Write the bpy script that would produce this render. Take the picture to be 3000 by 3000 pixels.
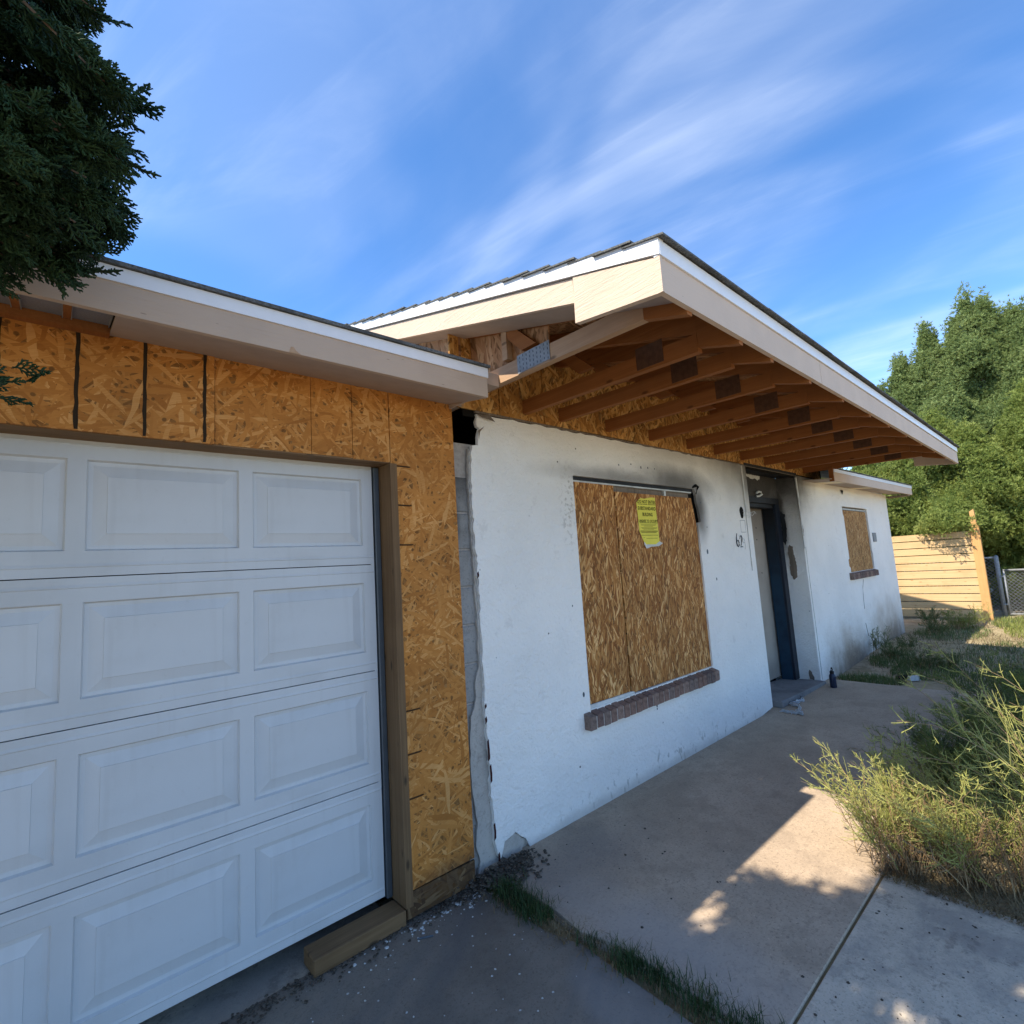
import bpy, bmesh, math, random
import numpy as np
from mathutils import Vector, Matrix
from mathutils.geometry import tessellate_polygon
random.seed(7); rng = np.random.default_rng(7)
for o in list(bpy.data.objects): bpy.data.objects.remove(o)
S = bpy.context.scene
COL = S.collection

# ------------------------------------------------------------------ camera
cam_d = bpy.data.cameras.new('camera'); cam = bpy.data.objects.new('camera', cam_d); COL.objects.link(cam)
S.camera = cam
cam_d.sensor_width = 36.0; cam_d.lens = 18.02; cam_d.clip_start = 0.02; cam_d.clip_end = 500
R_ = Vector((0.74618245, -0.66276471, -0.06288633)); U_ = Vector((-0.02764799, -0.1252292, 0.99174252))
F_ = Vector((0.66516715, 0.73828219, 0.11176795))
M = Matrix((R_, U_, -F_)).transposed().to_4x4(); M.translation = Vector((-1.68459, -2.33459, 1.56723))
cam.matrix_world = M

# ------------------------------------------------------------------ sun and sky
SUN_TRAVEL = Vector((0.777, -0.218, -1.0)).normalized()
sun_d = bpy.data.lights.new('sun', 'SUN'); sun_d.energy = 3.5; sun_d.angle = math.radians(0.5); sun_d.color = (1.0, 0.91, 0.77)
sun = bpy.data.objects.new('sun', sun_d); COL.objects.link(sun)
sun.rotation_euler = SUN_TRAVEL.to_track_quat('-Z', 'Y').to_euler()
sun.location = (-20, 6, 25)
SUN_EL = math.asin(-SUN_TRAVEL.z); SUN_AZ = math.atan2(-SUN_TRAVEL.x, -SUN_TRAVEL.y)
W = bpy.data.worlds.new('World'); S.world = W; W.use_nodes = True
nt = W.node_tree; nt.nodes.clear()
def N(tree, t, **kw):
    n = tree.nodes.new(t)
    for k, v in kw.items(): setattr(n, k, v)
    return n
out = N(nt, 'ShaderNodeOutputWorld'); bg = N(nt, 'ShaderNodeBackground'); bg.inputs['Strength'].default_value = 0.15
sky = N(nt, 'ShaderNodeTexSky'); sky.sky_type = 'NISHITA'; sky.sun_disc = False
sky.sun_elevation = SUN_EL; sky.sun_rotation = SUN_AZ
sky.altitude = 1200; sky.air_density = 0.8; sky.dust_density = 0.25; sky.ozone_density = 3.0
# thin cirrus: noise on a flat layer high overhead (direction divided by its height), drawn out along one wind direction
tc = N(nt, 'ShaderNodeTexCoord'); sep = N(nt, 'ShaderNodeSeparateXYZ'); nt.links.new(tc.outputs['Generated'], sep.inputs[0])
mz = N(nt, 'ShaderNodeMath', operation='MAXIMUM'); mz.inputs[1].default_value = 0.06; nt.links.new(sep.outputs['Z'], mz.inputs[0])
mz2 = N(nt, 'ShaderNodeMath', operation='ADD'); mz2.inputs[1].default_value = 0.10; nt.links.new(mz.outputs[0], mz2.inputs[0])
dx = N(nt, 'ShaderNodeMath', operation='DIVIDE'); dy = N(nt, 'ShaderNodeMath', operation='DIVIDE')
for d_, ax in ((dx, 'X'), (dy, 'Y')):
    nt.links.new(sep.outputs[ax], d_.inputs[0]); nt.links.new(mz2.outputs[0], d_.inputs[1])
cmb = N(nt, 'ShaderNodeCombineXYZ'); nt.links.new(dx.outputs[0], cmb.inputs[0]); nt.links.new(dy.outputs[0], cmb.inputs[1])
def cirrus(ang, sx, sy, scale, detail, lo, hi, loc, dist=0.6):
    m = N(nt, 'ShaderNodeMapping', vector_type='TEXTURE'); m.inputs['Rotation'].default_value = (0, 0, ang)
    m.inputs['Scale'].default_value = (sx, sy, 1); m.inputs['Location'].default_value = loc
    nt.links.new(cmb.outputs[0], m.inputs[0])
    n = N(nt, 'ShaderNodeTexNoise'); n.inputs['Scale'].default_value = scale; n.inputs['Detail'].default_value = detail
    n.inputs['Roughness'].default_value = 0.6; n.inputs['Distortion'].default_value = dist
    nt.links.new(m.outputs[0], n.inputs[0])
    r = N(nt, 'ShaderNodeMapRange', interpolation_type='SMOOTHSTEP')
    r.inputs['From Min'].default_value = lo; r.inputs['From Max'].default_value = hi
    nt.links.new(n.outputs['Fac'], r.inputs[0]); return r.outputs[0]
WIND = math.radians(98)
c1 = cirrus(WIND - 0.12, 2.0, 1.0, 1.3, 10, 0.38, 0.86, (0.3, 0.2, 0), 1.0)
c2 = cirrus(WIND + 0.10, 1.6, 0.22, 1.2, 10, 0.46, 0.84, (1.3, 0.7, 0), 0.8)
c3 = cirrus(WIND, 1.6, 0.8, 1.0, 3, 0.40, 0.62, (3.9, 1.2, 0))
def wm(op, a, b):
    n = N(nt, 'ShaderNodeMath', operation=op)
    for i, v in enumerate((a, b)):
        if isinstance(v, (int, float)): n.inputs[i].default_value = v
        else: nt.links.new(v, n.inputs[i])
    return n.outputs[0]
cl = wm('ADD', wm('MULTIPLY', c1, 0.75), wm('MULTIPLY', c2, 0.5))
cl = wm('ADD', wm('MULTIPLY', cl, wm('ADD', wm('MULTIPLY', c3, 0.85), 0.15)), wm('MULTIPLY', c3, 0.20))
cl = wm('MINIMUM', wm('MULTIPLY', cl, 0.34), 0.36)
mixc = N(nt, 'ShaderNodeMix', data_type='RGBA'); nt.links.new(cl, mixc.inputs[0])
hs_ = N(nt, 'ShaderNodeHueSaturation'); hs_.inputs['Saturation'].default_value = 1.17; nt.links.new(sky.outputs[0], hs_.inputs['Color'])
nt.links.new(hs_.outputs[0], mixc.inputs[6]); mixc.inputs[7].default_value = (4.2, 4.45, 4.8, 1)
nt.links.new(mixc.outputs[2], bg.inputs['Color']); nt.links.new(bg.outputs[0], out.inputs[0])
S.view_settings.view_transform = 'Standard'; S.view_settings.look = 'None'
S.view_settings.exposure = 1.35; S.view_settings.gamma = 1.0; S.view_settings.use_curve_mapping = False
S.render.engine = 'CYCLES'

# ------------------------------------------------------------------ helpers: nodes
class Mat:
    def __init__(s, name, rough=0.8, spec=0.3):
        s.m = bpy.data.materials.new(name); s.m.use_nodes = True; s.t = s.m.node_tree
        s.b = s.t.nodes['Principled BSDF']; s.b.inputs['Roughness'].default_value = rough
        s.b.inputs['Specular IOR Level'].default_value = spec
        s.tc = s.t.nodes.new('ShaderNodeTexCoord').outputs['Object']
    def link(s, a, b): s.t.links.new(a, b)
    def setin(s, inp, v):
        if hasattr(v, 'is_output'): s.link(v, inp)
        elif isinstance(v, (tuple, list)) and len(v) == 3 and inp.type == 'RGBA': inp.default_value = (*v, 1)
        else: inp.default_value = v
    def math(s, op, a, b=0.0, c=None):
        n = N(s.t, 'ShaderNodeMath', operation=op); s.setin(n.inputs[0], a); s.setin(n.inputs[1], b)
        if c is not None: s.setin(n.inputs[2], c)
        return n.outputs[0]
    def map(s, rot=(0, 0, 0), scale=(1, 1, 1), loc=(0, 0, 0), v=None, typ='TEXTURE'):
        n = N(s.t, 'ShaderNodeMapping', vector_type=typ); s.link(v or s.tc, n.inputs[0])
        n.inputs['Rotation'].default_value = rot; n.inputs['Scale'].default_value = scale; n.inputs['Location'].default_value = loc
        return n.outputs[0]
    def noise(s, scale, detail=4, rough=0.55, v=None, dist=0.0):
        n = N(s.t, 'ShaderNodeTexNoise'); s.link(v or s.tc, n.inputs['Vector'])
        n.inputs['Scale'].default_value = scale; n.inputs['Detail'].default_value = detail
        n.inputs['Roughness'].default_value = rough; n.inputs['Distortion'].default_value = dist
        return n.outputs['Fac']
    def voro(s, scale, v=None, feature='F1', out='Distance', rnd=1.0):
        n = N(s.t, 'ShaderNodeTexVoronoi', feature=feature); s.link(v or s.tc, n.inputs['Vector'])
        n.inputs['Scale'].default_value = scale; n.inputs['Randomness'].default_value = rnd
        return n.outputs[out]
    def step(s, v, lo, hi, a=0.0, b=1.0):
        n = N(s.t, 'ShaderNodeMapRange', interpolation_type='SMOOTHSTEP'); s.setin(n.inputs[0], v)
        n.inputs[1].default_value = lo; n.inputs[2].default_value = hi; n.inputs[3].default_value = a; n.inputs[4].default_value = b
        return n.outputs[0]
    def mix(s, f, a, b, mode='MIX'):
        n = N(s.t, 'ShaderNodeMix', data_type='RGBA', blend_type=mode); s.setin(n.inputs[0], f)
        s.setin(n.inputs[6], a); s.setin(n.inputs[7], b); return n.outputs[2]
    def ramp(s, v, stops):
        n = N(s.t, 'ShaderNodeValToRGB'); s.link(v, n.inputs[0]); e = n.color_ramp.elements
        e[0].position, e[0].color = stops[0][0], (*stops[0][1], 1); e[1].position, e[1].color = stops[-1][0], (*stops[-1][1], 1)
        for p, c in stops[1:-1]:
            x = e.new(p); x.color = (*c, 1)
        return n.outputs[0]
    def blob(s, x, z, rx, rz, soft=0.5, wob=0.0, wscale=6, axis='xz'):
        # 1 inside an ellipse in the facade plane, fading to 0 outside, edge broken by noise
        sc = (rx, 1e6, rz) if axis == 'xz' else ((rx, rz, 1e6) if axis == 'xy' else (1e6, rx, rz))
        lc = (x, 0, z) if axis == 'xz' else ((x, z, 0) if axis == 'xy' else (0, x, z))
        v = s.map(scale=sc, loc=lc); l = N(s.t, 'ShaderNodeVectorMath', operation='LENGTH'); s.link(v, l.inputs[0])
        d = l.outputs['Value']
        if wob: d = s.math('ADD', d, s.math('MULTIPLY', s.math('SUBTRACT', s.noise(wscale, 5), 0.5), wob))
        return s.step(d, 1.0 - soft, 1.0 + soft * 0.3, 1, 0)
    def col(s, c): s.setin(s.b.inputs['Base Color'], c)
    def bump(s, h, strength=0.3, dist=0.01):
        n = N(s.t, 'ShaderNodeBump'); s.setin(n.inputs['Height'], h); n.inputs['Strength'].default_value = strength
        n.inputs['Distance'].default_value = dist; s.link(n.outputs[0], s.b.inputs['Normal'])
    def rough(s, v): s.setin(s.b.inputs['Roughness'], v)

def osb_mat(name, cols, angs, L=0.13, Wd=0.021, bump=0.5, dark=(0.10, 0.045, 0.012), seed=0.0, extra=None, plane='xz'):
    k = Mat(name, 0.75, 0.25)
    # swap to flake plane: x stays, z becomes y
    sp = N(k.t, 'ShaderNodeSeparateXYZ'); k.link(k.tc, sp.inputs[0]); cb = N(k.t, 'ShaderNodeCombineXYZ')
    k.link(sp.outputs['X' if plane[0] == 'x' else 'Y'], cb.inputs[0]); k.link(sp.outputs['Z' if plane[1] == 'z' else 'Y'], cb.inputs[1])
    cb.inputs[2].default_value = seed
    wob = N(k.t, 'ShaderNodeTexNoise'); wob.inputs['Scale'].default_value = 9; wob.inputs['Detail'].default_value = 1; k.link(cb.outputs[0], wob.inputs['Vector'])
    wv = N(k.t, 'ShaderNodeVectorMath', operation='MULTIPLY_ADD'); k.link(wob.outputs['Color'], wv.inputs[0]); wv.inputs[1].default_value = (0.02, 0.02, 0); k.link(cb.outputs[0], wv.inputs[2])
    base = wv.outputs[0]
    best = None; shade = None
    for i, a in enumerate(angs):
        sc = 0.75 + 0.5 * ((i * 37) % 10) / 10
        v = k.map(rot=(0, 0, math.radians(a)), scale=(L * sc, Wd * sc, 1), loc=(0.37 * i + seed, 0.73 * i, i * 3.1), v=base)
        c = k.voro(1.0, v, out='Color', rnd=0.9); s3 = N(k.t, 'ShaderNodeSeparateColor'); k.link(c, s3.inputs[0])
        if best is None: best, shade = s3.outputs[0], s3.outputs[1]
        else:
            g = k.math('GREATER_THAN', s3.outputs[0], best)
            mxs = N(k.t, 'ShaderNodeMix', data_type='FLOAT'); k.link(g, mxs.inputs[0]); k.link(shade, mxs.inputs[2]); k.link(s3.outputs[1], mxs.inputs[3])
            shade = mxs.outputs[0]; best = k.math('MAXIMUM', best, s3.outputs[0])
    # grain along the flakes
    gv = k.map(scale=(0.05, 0.004, 1), rot=(0, 0, math.radians(angs[0])), v=base)
    g = k.noise(1.0, 3, v=gv)
    t = k.math('ADD', k.math('MULTIPLY', shade, 0.68), k.math('MULTIPLY', g, 0.46))
    c = k.ramp(t, [(0.12, cols[0]), (0.45, cols[1]), (0.72, cols[2]), (0.95, cols[3])])
    deep = k.step(best, 0.62, 0.80, 1, 0)  # lowest flakes darkened: shade painted into the gaps between them
    c = k.mix(k.math('MULTIPLY', deep, 0.7), c, dark)
    # knots and resin specks
    spk = k.step(k.voro(16, base), 0.10, 0.16, 1, 0)
    c = k.mix(k.math('MULTIPLY', spk, 0.75), c, dark)
    big = k.noise(2.2, 3); c = k.mix(k.step(big, 0.35, 0.7), c, k.mix(0.28, c, dark))
    if extra: c = extra(k, c)
    k.col(c); k.bump(best, bump, 0.006)
    return k.m

def wood_mat(name, c0, c1, axis, knots=True, bump=0.25, rough=0.75, gscale=1.0, kc=None):
    k = Mat(name, rough, 0.25)
    st = {'x': (0.9, 0.02, 0.02), 'y': (0.02, 0.9, 0.02), 'z': (0.02, 0.02, 0.9)}[axis]
    st = tuple(a * gscale for a in st)
    v = k.map(scale=st); n = k.noise(1.0, 5, 0.6, v, 0.8)
    fine = k.noise(1.0, 3, 0.6, k.map(scale=tuple(a * 0.25 for a in st)))
    t = k.math('ADD', k.math('MULTIPLY', n, 0.75), k.math('MULTIPLY', fine, 0.35))
    c = k.ramp(t, [(0.28, c0), (0.75, c1)])
    if knots:
        ks = {'x': (0.22, 0.08, 0.08), 'y': (0.08, 0.22, 0.08), 'z': (0.08, 0.08, 0.22)}[axis]
        d = k.voro(1.0, k.map(scale=ks)); c = k.mix(k.step(d, 0.05, 0.16, 0.8, 0), c, kc or tuple(a * 0.35 for a in c0))
    c = k.mix(k.step(k.noise(3, 3), 0.4, 0.75, 0, 0.3), c, tuple(a * 0.6 for a in c0))
    k.col(c); k.bump(t, bump, 0.004); return k.m

def plain(name, c, rough=0.6, spec=0.3, metal=0.0, var=0.15, scale=12, bump=0.05):
    k = Mat(name, rough, spec); n = k.noise(scale, 5)
    k.col(k.mix(k.step(n, 0.3, 0.75), c, tuple(a * (1 - var) for a in c))); k.b.inputs['Metallic'].default_value = metal
    k.bump(k.noise(scale * 8, 3), bump, 0.002); return k.m

# ------------------------------------------------------------------ helpers: meshes and objects
def link(name, me, mat=None, parent=None):
    o = bpy.data.objects.new(name, me); COL.objects.link(o)
    if mat is not None and not me.materials: me.materials.append(mat)
    if parent is not None: o.parent = parent
    return o
def tag(o, label=None, cat=None, group=None, kind=None):
    if label: o['label'] = label
    if cat: o['category'] = cat
    if group: o['group'] = group
    if kind: o['kind'] = kind
    return o
def empty(name, loc=(0, 0, 0)):
    o = bpy.data.objects.new(name, None); COL.objects.link(o); o.location = loc; o.empty_display_size = 0.2; return o
class MB:
    def __init__(s): s.v = []; s.f = []
    def add(s, vs, fs):
        b = len(s.v); s.v += [tuple(x) for x in vs]; s.f += [tuple(b + i for i in f) for f in fs]; return s
    def box(s, x0, x1, y0, y1, z0, z1):
        v = [(x, y, z) for z in (z0, z1) for y in (y0, y1) for x in (x0, x1)]
        return s.add(v, [(0, 2, 3, 1), (4, 5, 7, 6), (0, 1, 5, 4), (2, 6, 7, 3), (0, 4, 6, 2), (1, 3, 7, 5)])
    def hexa(s, p):   # 8 corners: bottom ring 4 (ccw from above), top ring 4
        return s.add(p, [(3, 2, 1, 0), (4, 5, 6, 7), (0, 1, 5, 4), (1, 2, 6, 5), (2, 3, 7, 6), (3, 0, 4, 7)])
    def prism(s, loops, a0, a1, axis='y'):
        # loops: outer polygon then holes in the plane normal to axis; extruded a0..a1
        def P(p, a): return {'y': (p[0], a, p[1]), 'x': (a, p[0], p[1]), 'z': (p[0], p[1], a)}[axis]
        flat = [p for l in loops for p in l]; n = len(flat); b = len(s.v)
        tris = tessellate_polygon([[Vector((p[0], p[1], 0)) for p in l] for l in loops])
        s.v += [P(p, a0) for p in flat] + [P(p, a1) for p in flat]
        for t in tris: s.f.append(tuple(b + i for i in t)); s.f.append(tuple(b + n + i for i in reversed(t)))
        i0 = 0
        for l in loops:
            m = len(l)
            for i in range(m):
                a, c = i0 + i, i0 + (i + 1) % m; s.f.append((b + a, b + c, b + n + c, b + n + a))
            i0 += m
        return s
    def tube(s, pts, r, n=6, caps=True):
        pts = [Vector(p) for p in pts]; rs = r if isinstance(r, (list, tuple)) else [r] * len(pts); b = len(s.v)
        for i, p in enumerate(pts):
            d = (pts[min(i + 1, len(pts) - 1)] - pts[max(i - 1, 0)]).normalized()
            u = d.cross(Vector((0, 0, 1)) if abs(d.z) < 0.9 else Vector((1, 0, 0))).normalized(); w = d.cross(u)
            for k in range(n):
                a = 2 * math.pi * k / n; s.v.append(tuple(p + (u * math.cos(a) + w * math.sin(a)) * rs[i]))
        for i in range(len(pts) - 1):
            for k in range(n):
                s.f.append((b + i * n + k, b + i * n + (k + 1) % n, b + (i + 1) * n + (k + 1) % n, b + (i + 1) * n + k))
        if caps: s.f.append(tuple(b + k for k in reversed(range(n)))); s.f.append(tuple(b + (len(pts) - 1) * n + k for k in range(n)))
        return s
    def mesh(s, name='mesh', smooth=False, bevel=0.0):
        me = bpy.data.meshes.new(name); me.from_pydata(s.v, [], s.f); me.validate()
        bm = bmesh.new(); bm.from_mesh(me)
        bmesh.ops.recalc_face_normals(bm, faces=bm.faces)
        if bevel:
            bmesh.ops.bevel(bm, geom=[e for e in bm.edges if e.is_manifold and e.calc_face_angle(0) > 0.6], offset=bevel, segments=1, affect='EDGES', clamp_overlap=True)
        bm.to_mesh(me); bm.free()
        if smooth: me.polygons.foreach_set('use_smooth', [True] * len(me.polygons))
        return me
    def build(s, name, mat, parent=None, **kw): return link(name, s.mesh(name, **kw), mat, parent)
def box(name, mat, parent, x0, x1, y0, y1, z0, z1, bevel=0.0): return MB().box(x0, x1, y0, y1, z0, z1).build(name, mat, parent, bevel=bevel)
def rough(pts, step=0.025, amp=0.006, seed=1):
    r = random.Random(seed); o = []
    for i in range(len(pts)):
        a, b = pts[i], pts[(i + 1) % len(pts)]; n = max(1, int(math.hypot(b[0] - a[0], b[1] - a[1]) / step))
        for j in range(n):
            t = j / n; o.append((a[0] + (b[0] - a[0]) * t + r.uniform(-amp, amp), a[1] + (b[1] - a[1]) * t + r.uniform(-amp, amp)))
    return o
def np_mesh(name, V, T, mat):
    V = np.asarray(V, np.float32); T = np.asarray(T, np.int32); k = T.shape[1]
    me = bpy.data.meshes.new(name); me.vertices.add(len(V)); me.vertices.foreach_set('co', V.ravel())
    me.loops.add(T.size); me.loops.foreach_set('vertex_index', T.ravel())
    me.polygons.add(len(T)); me.polygons.foreach_set('loop_start', np.arange(0, T.size, k, dtype=np.int32))
    me.update(calc_edges=True); me.materials.append(mat); return me
def jag(p0, p1, n, amp, seed=0):
    r = random.Random(seed); d = (p1[0] - p0[0], p1[1] - p0[1]); L = math.hypot(*d); nx, ny = -d[1] / L, d[0] / L
    return [(p0[0] + d[0] * i / n + nx * r.uniform(-amp, amp), p0[1] + d[1] * i / n + ny * r.uniform(-amp, amp)) for i in range(1, n)]

# ------------------------------------------------------------------ materials
def stucco_mat():
    k = Mat('white_stucco', 0.9, 0.2)
    c = k.mix(k.step(k.noise(1.3, 4), 0.35, 0.7), (0.90, 0.865, 0.80), (0.83, 0.80, 0.74))
    # hairline patches of thin paint
    c = k.mix(k.math('MULTIPLY', k.step(k.noise(7, 6, 0.7), 0.60, 0.68), 0.22), c, (0.52, 0.48, 0.43))
    sm = None
    for (x, z, rx, rz, so, w, f) in [(4.65, 2.66, 1.35, 0.88, 0.55, 0.25, 0.97), (3.75, 2.75, 1.05, 0.68, 0.95, 0.3, 0.85), (5.42, 2.58, 0.5, 0.55, 0.95, 0.3, 0.8),
                                     (2.45, 2.23, 0.72, 0.22, 0.9, 0.5, 0.8), (1.7, 2.225, 1.0, 0.09, 0.9, 0.6, 0.6), (2.80, 2.02, 0.16, 0.36, 0.95, 0.4, 0.85), (5.30, 1.9, 0.16, 0.5, 0.95, 0.4, 0.25), (2.5, 2.55, 0.8, 0.25, 0.95, 0.3, 0.3)]:
        b = k.math('MULTIPLY', k.blob(x, z, rx, rz, so, w, 5), f); sm = b if sm is None else k.math('MAXIMUM', sm, b)
    sm = k.math('MAXIMUM', sm, k.math('MULTIPLY', k.blob(0.285, 2.1, 0.13, 0.75, 0.7, 0.5, 8, 'yz'), 0.93))
    c = k.mix(sm, c, (0.035, 0.030, 0.026))
    # rising damp and soil at the foot of the right wall
    d = k.math('MAXIMUM', k.blob(8.7, 0.0, 1.5, 0.75, 0.9, 0.9, 3), k.blob(6.5, -0.05, 1.2, 0.65, 0.9, 0.9, 3))
    c = k.mix(k.math('MULTIPLY', d, 0.8), c, (0.36, 0.25, 0.155))
    d2 = k.math('MULTIPLY', k.math('MAXIMUM', k.blob(6.7, 0.0, 1.0, 0.28, 0.9, 1.2, 9), k.blob(8.9, 0.05, 0.9, 0.25, 0.9, 1.2, 9)), 0.7)
    c = k.mix(d2, c, (0.16, 0.11, 0.07))
    # rubbed old edge of paint round the window head
    ring = k.math('MULTIPLY', k.blob(0.98, 2.0, 0.10, 0.34, 0.8, 1.2, 14), k.step(k.noise(30, 4), 0.5, 0.62)); c = k.mix(k.math('MULTIPLY', ring, 0.55), c, (0.33, 0.28, 0.22))
    # specks and scrapes low on the wall
    sp = k.math('MULTIPLY', k.step(k.voro(7.0), 0.035, 0.06, 1, 0), k.step(k.noise(2.3), 0.52, 0.58)); c = k.mix(sp, c, (0.10, 0.085, 0.07))
    low = k.math('MULTIPLY', k.blob(2.2, 0.02, 1.9, 0.13, 0.7, 1.0, 4), k.step(k.noise(16, 5, v=k.map(scale=(0.6, 1, 1.2))), 0.60, 0.66)); c = k.mix(k.math('MULTIPLY', low, 0.5), c, (0.24, 0.21, 0.17))
    c = k.mix(k.math('MULTIPLY', k.blob(1.6, -0.05, 2.6, 0.09, 0.6, 1.2, 3), 0.45), c, (0.36, 0.31, 0.26))
    k.col(c)
    h = k.math('ADD', k.noise(45, 5, 0.65), k.math('MULTIPLY', k.noise(9, 3, 0.5, dist=1.0), 1.0)); k.bump(h, 1.0, 0.014)
    return k.m
M_stucco = stucco_mat()
def concrete(name, c0, c1, speck=0.5, stain=None, fs=90):
    k = Mat(name, 0.92, 0.2)
    c = k.mix(k.step(k.noise(1.1, 5, 0.6), 0.3, 0.7), c0, c1)
    c = k.mix(k.math('MULTIPLY', k.step(k.noise(5, 6, 0.7), 0.46, 0.70), 0.45), c, tuple(a * 0.6 for a in c0))
    f = k.noise(fs, 4, 0.7); c = k.mix(k.math('MULTIPLY', k.step(f, 0.52, 0.70), speck), c, tuple(a * 0.38 for a in c0))
    f2 = k.noise(fs * 1.3, 3, 0.7, v=k.map(loc=(5, 3, 1), scale=(1, 1, 1))); c = k.mix(k.math('MULTIPLY', k.step(f2, 0.60, 0.70), speck * 0.7), c, tuple(min(1, a * 1.7) for a in c1))
    c = k.mix(k.math('MULTIPLY', k.step(k.noise(24, 6, 0.75), 0.54, 0.64), 0.38), c, tuple(a * 0.5 for a in c0)); c = k.mix(k.math('MULTIPLY', k.step(k.noise(1.9, 7, 0.75), 0.52, 0.60), 0.28), c, tuple(a * 0.5 for a in c0))
    pit = k.step(k.voro(30), 0.06, 0.12, 1, 0); pm = k.step(k.noise(3.3), 0.5, 0.6); c = k.mix(k.math('MULTIPLY', k.math('MULTIPLY', pit, pm), 0.7), c, (0.06, 0.05, 0.045))
    if stain: c = stain(k, c)
    # hair cracks
    cr = k.voro(0.55, k.map(loc=(0.4, 1.2, 0)), feature='DISTANCE_TO_EDGE')
    crn = k.math('ADD', cr, k.math('MULTIPLY', k.math('SUBTRACT', k.noise(6, 4), 0.5), 0.05))
    k.col(c); k.bump(k.math('ADD', f, k.math('MULTIPLY', k.noise(14, 4), 0.7)), 0.45, 0.006); return k.m
def porch_stain(k, c):
    c = k.mix(k.math('MULTIPLY', k.blob(0.45, -0.25, 0.7, 0.35, 0.9, 0.8, 3, 'xy'), 0.5), c, (0.17, 0.155, 0.145))
    c = k.mix(k.math('MULTIPLY', k.blob(0.25, -0.95, 0.3, 0.7, 0.9, 0.9, 4, 'xy'), 0.6), c, (0.40, 0.36, 0.32))
    return c
M_slab_porch = concrete('porch_concrete', (0.50, 0.385, 0.275), (0.40, 0.305, 0.215), 0.8, porch_stain, 70)
M_slab_walk = concrete('walk_concrete', (0.62, 0.525, 0.40), (0.49, 0.415, 0.315), 0.6, lambda k, c: k.mix(k.math('MULTIPLY', k.step(k.noise(9, 6, 0.75), 0.56, 0.66), 0.6), k.mix(k.math('MULTIPLY', k.step(k.noise(2.1, 6, 0.7), 0.45, 0.60), 0.65), c, (0.27, 0.24, 0.205)), (0.20, 0.17, 0.14)))
def drive_stain(k, c):
    st = k.noise(1.0, 5, 0.6, k.map(rot=(0, 0, math.radians(28)), scale=(1.6, 0.22, 1)))
    c = k.mix(k.math('MULTIPLY', k.step(st, 0.40, 0.70), 0.6), c, (0.13, 0.125, 0.12))
    c = k.mix(k.math('MULTIPLY', k.blob(0.0, -1.0, 0.22, 0.3, 0.3, 0.5, 4, 'xy'), 0.4), c, (0.30, 0.28, 0.26)); return c
M_drive = concrete('driveway_concrete', (0.27, 0.225, 0.175), (0.185, 0.156, 0.122), 0.6, drive_stain, 110)
M_step = concrete('step_concrete', (0.20, 0.185, 0.175), (0.27, 0.26, 0.245), 0.3)
M_block = concrete('block_grey', (0.34, 0.325, 0.30), (0.25, 0.24, 0.22), 0.5, lambda k, c: k.mix(k.math('MULTIPLY', k.math('MAXIMUM', k.blob(0.08, 2.2, 0.25, 0.22, 0.8, 0.9, 8), k.blob(0.02, 1.9, 0.06, 0.2, 0.8, 0.9, 9)), 0.75), c, (0.04, 0.035, 0.03)), 60)
M_basecoat = concrete('plaster_base', (0.50, 0.455, 0.395), (0.37, 0.335, 0.29), 0.4, None, 50)
M_osb_g = osb_mat('osb_garage', [(0.33, 0.115, 0.019), (0.46, 0.178, 0.034), (0.54, 0.225, 0.05), (0.66, 0.33, 0.105)], [20, 75, -40, 130, 95, 5, 48, 160], 0.14, 0.015, 0.45,
    extra=lambda k, c: k.mix(k.math('MULTIPLY', k.blob(-0.15, 0.0, 0.5, 0.16, 0.8, 1.0, 6), 0.75), c, (0.045, 0.03, 0.018)))
M_osb_rot = osb_mat('osb_rotten', [(0.045, 0.024, 0.012), (0.085, 0.045, 0.02), (0.13, 0.075, 0.035), (0.20, 0.125, 0.06)], [5, 60, -40, 100], 0.15, 0.02, 0.6, seed=1.7)
M_osb_w = osb_mat('osb_window', [(0.12, 0.036, 0.008), (0.33, 0.125, 0.028), (0.50, 0.235, 0.065), (0.85, 0.52, 0.22)], [85, 104, 66, 118, 50, 95, 75], 0.11, 0.014, 0.7, seed=3.3)
M_osb_w2 = osb_mat('osb_small_window', [(0.20, 0.09, 0.025), (0.38, 0.19, 0.065), (0.48, 0.27, 0.10), (0.60, 0.38, 0.18)], [75, 110, 40, 140, 20], 0.10, 0.016, 0.6, seed=8.3)
M_osb_e = osb_mat('osb_eave', [(0.26, 0.10, 0.02), (0.48, 0.22, 0.05), (0.62, 0.33, 0.095), (0.75, 0.46, 0.17)], [60, 120, 30, 90, 150], 0.12, 0.02, 0.6, seed=5.1)
M_osb_deck = osb_mat('osb_deck', [(0.20, 0.085, 0.03), (0.34, 0.16, 0.06), (0.44, 0.22, 0.09), (0.5, 0.30, 0.14)], [10, 60, -30, 100], 0.13, 0.022, 0.4, seed=6.6, plane='xy')
M_osb_gable = osb_mat('osb_gable', [(0.24, 0.11, 0.05), (0.40, 0.21, 0.10), (0.48, 0.27, 0.14), (0.55, 0.36, 0.2)], [80, 60, 110, 90], 0.13, 0.022, 0.4, seed=2.6, plane='yz')
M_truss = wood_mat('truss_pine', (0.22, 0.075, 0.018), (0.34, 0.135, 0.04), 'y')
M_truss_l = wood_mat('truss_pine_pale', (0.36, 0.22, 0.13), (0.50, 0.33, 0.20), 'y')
M_treated = wood_mat('treated_lumber', (0.10, 0.055, 0.024), (0.21, 0.125, 0.06), 'z', kc=(0.03, 0.02, 0.012))
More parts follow.
